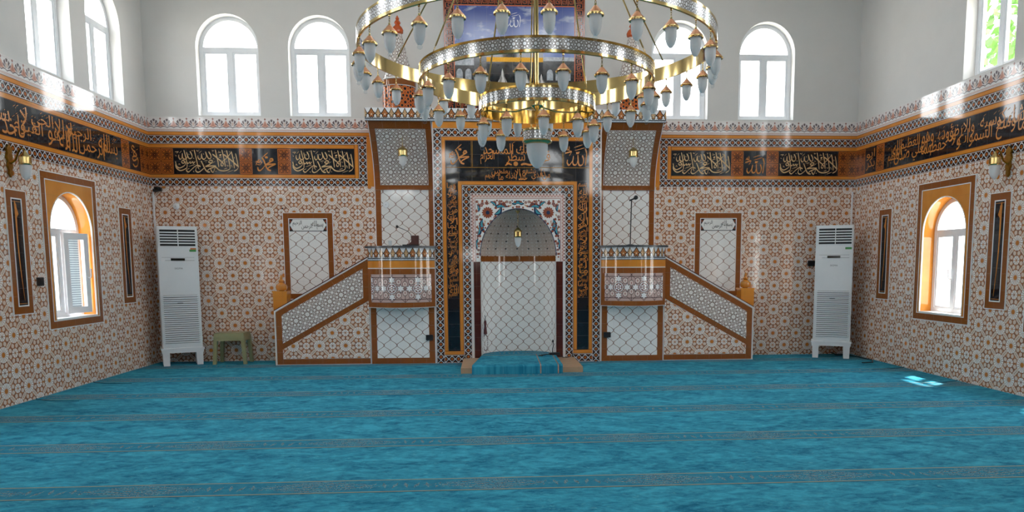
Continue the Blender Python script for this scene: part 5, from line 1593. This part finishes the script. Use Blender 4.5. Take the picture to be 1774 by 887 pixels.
# ------------------------------------------------------------------ ring chandelier
CX, CY = .424, -5.663
chn = thing('chandelier', 'three-tier brass ring chandelier with frosted pendant lamps hanging in the middle of the hall', 'chandelier', (CX, CY, 2.34))
RINGS = ((1.5, 3.312, 30, 5.5, 150), (1.0, 3.063, 20, 7.5, 110), (.5, 2.832, 10, 20.5, 72))
HB = .122
for R_2, zb, n, ph, seg in RINGS:
    mb = MB(); t = .014
    mb.revolve([(R_2 - t, zb), (R_2, zb), (R_2 + .004, zb + .002), (R_2 + .004, zb + .022), (R_2, zb + .024), (R_2, zb + HB - .02), (R_2 + .004, zb + HB - .018), (R_2 + .004, zb + HB - .001), (R_2, zb + HB), (R_2 - t, zb + HB), (R_2 - t, zb)], (CX, CY, 0), seg)
    rg = mb.build('ring', m_gold, chn)
    mb = MB(); mb.revolve([(R_2 + .002, zb + .0235), (R_2 + .0025, zb + HB - .0195)], (CX, CY, 0), seg, uvr=R_2); 
    # centre the pierced pattern on the band
    mb.uv = [[(u, v - .0395) for u, v in q] for q in mb.uv]
    mb.build('pierced_band', m_silver, rg, label='silver pierced band')
def pendant():
    mb = MB()
    for i, z in enumerate((-.012, -.026, -.040)):
        ax = Vector((1, 0, 0)) if i % 2 else Vector((0, 1, 0))
        mb.tube([Vector((0, 0, z)) + ax * (.006 * math.cos(q)) + Vector((0, 0, .010 * math.sin(q))) for q in [2 * PI * j / 8 for j in range(9)]], .0018, 4, m=1, cap=False)
    mb.revolve([(0, .010), (.007, .009), (.009, .002), (.006, -.005), (0, -.007)], (0, 0, 0), 8, m=1)
    mb.revolve([(0, -.046), (.006, -.048), (.009, -.056), (.006, -.062)], (0, 0, 0), 10, m=1)
    mb.revolve([(.006, -.060), (.016, -.068), (.030, -.086), (.046, -.102), (.053, -.112)], (0, 0, 0), 20)
    # scalloped gold rim
    n = 20
    for i in range(n):
        a0, a1 = 2 * PI * i / n, 2 * PI * (i + 1) / n; am = (a0 + a1) / 2
        P = lambda r, a, z: (r * math.cos(a), r * math.sin(a), z)
        mb.face([P(.053, a0, -.112), P(.053, a1, -.112), P(.058, a1, -.118), P(.058, a0, -.118)], None, 1, True)
        mb.face([P(.058, a0, -.118), P(.058, a1, -.118), P(.0565, a1, -.126), P(.0565, am, -.131), P(.0565, a0, -.126)], None, 1)
        mb.face([P(.0565, a0, -.126), P(.0565, am, -.131), P(.0565, a1, -.126), P(.043, a1, -.122), P(.043, a0, -.122)], None, 1)
    lp = mb.build('pendant_lamp', [m_copper, m_gold])
    mb = MB(); mb.revolve([(.041, -.120), (.0425, -.15), (.0415, -.18), (.037, -.21), (.028, -.235), (.017, -.25), (.012, -.256)], (0, 0, 0), 20)
    sh = mb.build('glass_shade', m_frost); sh.parent = lp; sh['label'] = 'frosted white glass shade'
    mb = MB(); mb.revolve([(.0115, -.256), (.017, -.262), (.019, -.27), (.016, -.279), (.008, -.284), (0, -.285)], (0, 0, 0), 14)
    kn = mb.build('glass_knob', m_clear); kn.parent = sh; kn['label'] = 'clear glass knob'
    return lp, sh, kn
LP, SH, KN = pendant()
# a shade and its clear knob are both sub-parts of their lamp
KN.parent = LP
first = True
for R_2, zb, n, ph, seg in RINGS:
    for k in range(n):
        a = math.radians(ph + 360 / n * k)
        if first: lp, first = LP, False
        else:
            lp = LP.copy(); COL.objects.link(lp)
            for q in (SH, KN):
                c = q.copy(); COL.objects.link(c); c.parent = lp
        lp.parent = chn
        lp.location = ((R_2 - .007) * math.cos(a), (R_2 - .007) * math.sin(a), zb - .010 - 2.34)
        lp.rotation_euler = (0, 0, a + random.uniform(-.1, .1))
# stem, hubs and stays
mb = MB(); mb.tube([(CX, CY, 2.86), (CX, CY, DZ + 2.1)], .016, 12); mb.build('stem', m_gold, chn)
mb = MB(); mb.revolve([(0, 5.28), (.03, 5.29), (.05, 5.33), (.05, 5.37), (.03, 5.41), (.018, 5.42)], (CX, CY, 0), 20); mb.revolve([(.016, 5.8), (.04, 5.82), (.04, 5.88), (.016, 5.9)], (CX, CY, 0), 20)
mb.revolve([(0, DZ + 2.0), (.06, DZ + 2.01), (.1, DZ + 2.08), (.11, DZ + 2.13)], (CX, CY, 0), 24); mb.build('hub', m_gold, chn)
mb = MB(); mb.revolve([(.0, 2.845), (.012, 2.85), (.03, 2.87), (.055, 2.885), (.058, 2.89), (.03, 2.905), (.016, 2.93)], (CX, CY, 0), 20)
for k in range(3):
    a = math.radians(30 + 120 * k); ux, uy = math.cos(a), math.sin(a)
    mb.tube([(CX + ux * .03, CY + uy * .03, 2.89), (CX + ux * .2, CY + uy * .2, 2.865), (CX + ux * .36, CY + uy * .36, 2.875), (CX + ux * .488, CY + uy * .488, 2.9)], .007, 8)
mb.build('spider_arm', m_gold, chn)
for R_2, zt, angs, za in ((1.5, 3.312 + HB, (30, 150, 270), 5.35), (1.0, 3.063 + HB, (90, 211.5, 327), 5.35), (.5, 2.832 + HB, (90, 210.5, 323), 5.85)):
    for d in angs:
        a = math.radians(d); ux, uy = math.cos(a), math.sin(a)
        P0 = Vector((CX + (R_2 - .008) * ux, CY + (R_2 - .008) * uy, zt)); P1 = Vector((CX + .03 * ux, CY + .03 * uy, za))
        q = (P1 - P0).normalized()
        mb = MB(); mb.tube([P0 + q * .06, P1], .0065, 8)
        for j in range(3):
            c = P0 + q * (.012 + .02 * j); ax = Vector((ux, uy, 0)) if j % 2 else Vector((-uy, ux, 0))
            mb.tube([c + ax * (.005 * math.cos(w)) + q * (.012 * math.sin(w)) for w in [2 * PI * i / 8 for i in range(9)]], .0018, 4, cap=False)
        mb.build('stay_rod', m_gold, chn)
# big bowl at the bottom
mb = MB(); mb.tube([(CX, CY, 2.69), (CX, CY, 2.86)], .005, 8); mb.revolve([(.0, 2.70), (.08, 2.698), (.122, 2.692), (.126, 2.688), (.126, 2.676), (.12, 2.672)], (CX, CY, 0), 40)
mb.revolve([(.12, 2.60), (.127, 2.597), (.130, 2.588), (.118, 2.574), (.098, 2.566), (.088, 2.566)], (CX, CY, 0), 40); bw = mb.build('bowl_mount', m_gold, chn)
mb = MB(); mb.revolve([(.12, 2.60), (.12, 2.672)], (CX, CY, 0), 40, uvr=.12); mb.uv = [[(u, v - .036) for u, v in q] for q in mb.uv]; mb.build('pierced_band', m_silver, bw)
mb = MB(); mb.revolve([(.092, 2.57), (.094, 2.54), (.09, 2.50), (.078, 2.455), (.058, 2.41), (.034, 2.378), (.016, 2.366)], (CX, CY, 0), 36); mb.build('bowl_shade', m_frost, chn, label='large frosted glass bowl')
mb = MB(); mb.revolve([(.016, 2.366), (.02, 2.36), (.022, 2.352), (.016, 2.343), (0, 2.34)], (CX, CY, 0), 16); mb.build('bowl_knob', m_clear, chn)

# ------------------------------------------------------------------ outside
mb = MB(); mb.face([(-40, -50, -.3), (40, -50, -.3), (40, 40, -.3), (-40, 40, -.3)]); mb.build('ground', m_paving, None, kind='structure')  # unseen ground, added pale to bounce daylight into the hall
def tree(x, y, h, r, n, label):
    t = thing('tree', label, 'tree', (x, y, -.3))
    mb = MB(); mb.tube([(x, y, -.3), (x + .1, y, h * .3), (x - .05, y + .1, h * .55), (x + .1, y, h * .8)], [.22, .18, .13, .06], 10)
    for k in range(7):
        a = k * 2.4; z = h * (.4 + .06 * k)
        mb.tube([(x, y, z), (x + r * .3 * math.cos(a), y + r * .3 * math.sin(a), z + r * .2), (x + r * .65 * math.cos(a), y + r * .65 * math.sin(a), z + r * .45)], [.08, .05, .02], 6)
    mb.build('trunk', m_bark, t)
    rnd = random.Random(int(x * 10))
    mb = MB()
    for _ in range(n):
        while True:
            p = Vector((rnd.uniform(-1, 1), rnd.uniform(-1, 1), rnd.uniform(-1, 1)))
            if .3 < p.length < 1: break
        c = Vector((x + p.x * r, y + p.y * r, h * .68 + p.z * r * 1.05))
        d = Vector((rnd.gauss(0, 1), rnd.gauss(0, 1), rnd.gauss(0, 1))).normalized(); e = d.orthogonal().normalized(); f = d.cross(e)
        s = rnd.uniform(.12, .24)
        mb.face([c - e * s, c + f * s * .45, c + e * s, c - f * s * .45])
    mb.build('foliage', m_leaf, t)
tree(14.2, 5.0, 10.0, 2.7, 2200, 'leafy green tree outside beyond the high right window')

# ------------------------------------------------------------------ light
W = bpy.data.worlds.new('sky'); S.world = W; W.use_nodes = True
nt = W.node_tree; nt.nodes.clear()
out = nt.nodes.new('ShaderNodeOutputWorld'); bg = nt.nodes.new('ShaderNodeBackground')
tc = nt.nodes.new('ShaderNodeTexCoord'); sp_ = nt.nodes.new('ShaderNodeSeparateXYZ'); nt.links.new(tc.outputs['Generated'], sp_.inputs[0])
cr = nt.nodes.new('ShaderNodeValToRGB'); nt.links.new(sp_.outputs['Z'], cr.inputs[0])
cr.color_ramp.elements[0].position = 0.0; cr.color_ramp.elements[0].color = (1.0, .985, .96, 1)
cr.color_ramp.elements[1].position = .8; cr.color_ramp.elements[1].color = (.72, .86, 1.0, 1)
nt.links.new(cr.outputs[0], bg.inputs['Color']); bg.inputs['Strength'].default_value = 4.2
nt.links.new(bg.outputs[0], out.inputs[0])
sun = bpy.data.lights.new('sun', 'SUN'); sun.energy = 7.0; sun.angle = math.radians(2.5); sun.color = (1, .95, .86)
so_ = bpy.data.objects.new('sun', sun); COL.objects.link(so_)
so_.rotation_euler = Vector((-.9, -.65, -2.28)).to_track_quat('-Z', 'Y').to_euler(); so_.location = (20, 15, 40)
for fr, ops in ((F_, UPF), (L_, UPL + LOL), (R_, UPR + LOR), (B_, UPB + LOB)):
    for o in ops:
        l = bpy.data.lights.new('daylight_portal', 'AREA'); l.shape = 'RECTANGLE'
        l.size = o['u1'] - o['u0']; l.size_y = o['vt'] - o['v0']; l.cycles.is_portal = True
        p = bpy.data.objects.new('daylight_portal', l); COL.objects.link(p)
        p.matrix_world = Matrix.Translation(fr((o['u0'] + o['u1']) / 2, (o['v0'] + o['vt']) / 2, -.24)) @ Matrix((fr.U, fr.V, -fr.W)).transposed().to_4x4() @ Matrix.Rotation(0, 4, 'X')

for a in DWIN:
    l = bpy.data.lights.new('daylight_portal', 'AREA'); l.shape = 'RECTANGLE'; l.size = 1.05; l.size_y = 1.0; l.cycles.is_portal = True
    p = bpy.data.objects.new('daylight_portal', l); COL.objects.link(p)
    d = Vector((math.cos(a), math.sin(a), 0))
    p.matrix_world = Matrix.Translation(Vector((DX, DY, 7.45)) + d * (DR + .24)) @ Matrix((Vector((-d.y, d.x, 0)), Vector((0, 0, 1)), d)).transposed().to_4x4()

# ------------------------------------------------------------------ camera
cam = bpy.data.cameras.new('camera'); co = bpy.data.objects.new('camera_view', cam); COL.objects.link(co)
R3 = Matrix(((0.9980081993, 0.0109814108, -0.0621211935), (-0.0629253752, 0.1034270799, -0.9926445669), (-0.0044756241, 0.9945764162, 0.1039120832)))
co.matrix_world = Matrix.Translation((0, -12.2151, 1.5288)) @ R3.to_4x4()
cam.sensor_fit = 'HORIZONTAL'; cam.sensor_width = 36.0; cam.lens = 1284.302 * 36 / 1774
cam.shift_x = (887 - 929.3129) / 1774; cam.shift_y = (593.1675 - 443.5) / 1774
cam.clip_end = 300
S.camera = co
S.view_settings.view_transform = 'Standard'; S.view_settings.look = 'None'; S.view_settings.gamma = 1.0; S.view_settings.use_curve_mapping = False
S.view_settings.exposure = 1.24
cy = S.cycles
cy.max_bounces = 10; cy.diffuse_bounces = 6; cy.glossy_bounces = 4; cy.transparent_max_bounces = 16; cy.transmission_bounces = 6
cy.sample_clamp_indirect = 8.0; cy.caustics_reflective = False; cy.caustics_refractive = False
cy.use_denoising = True
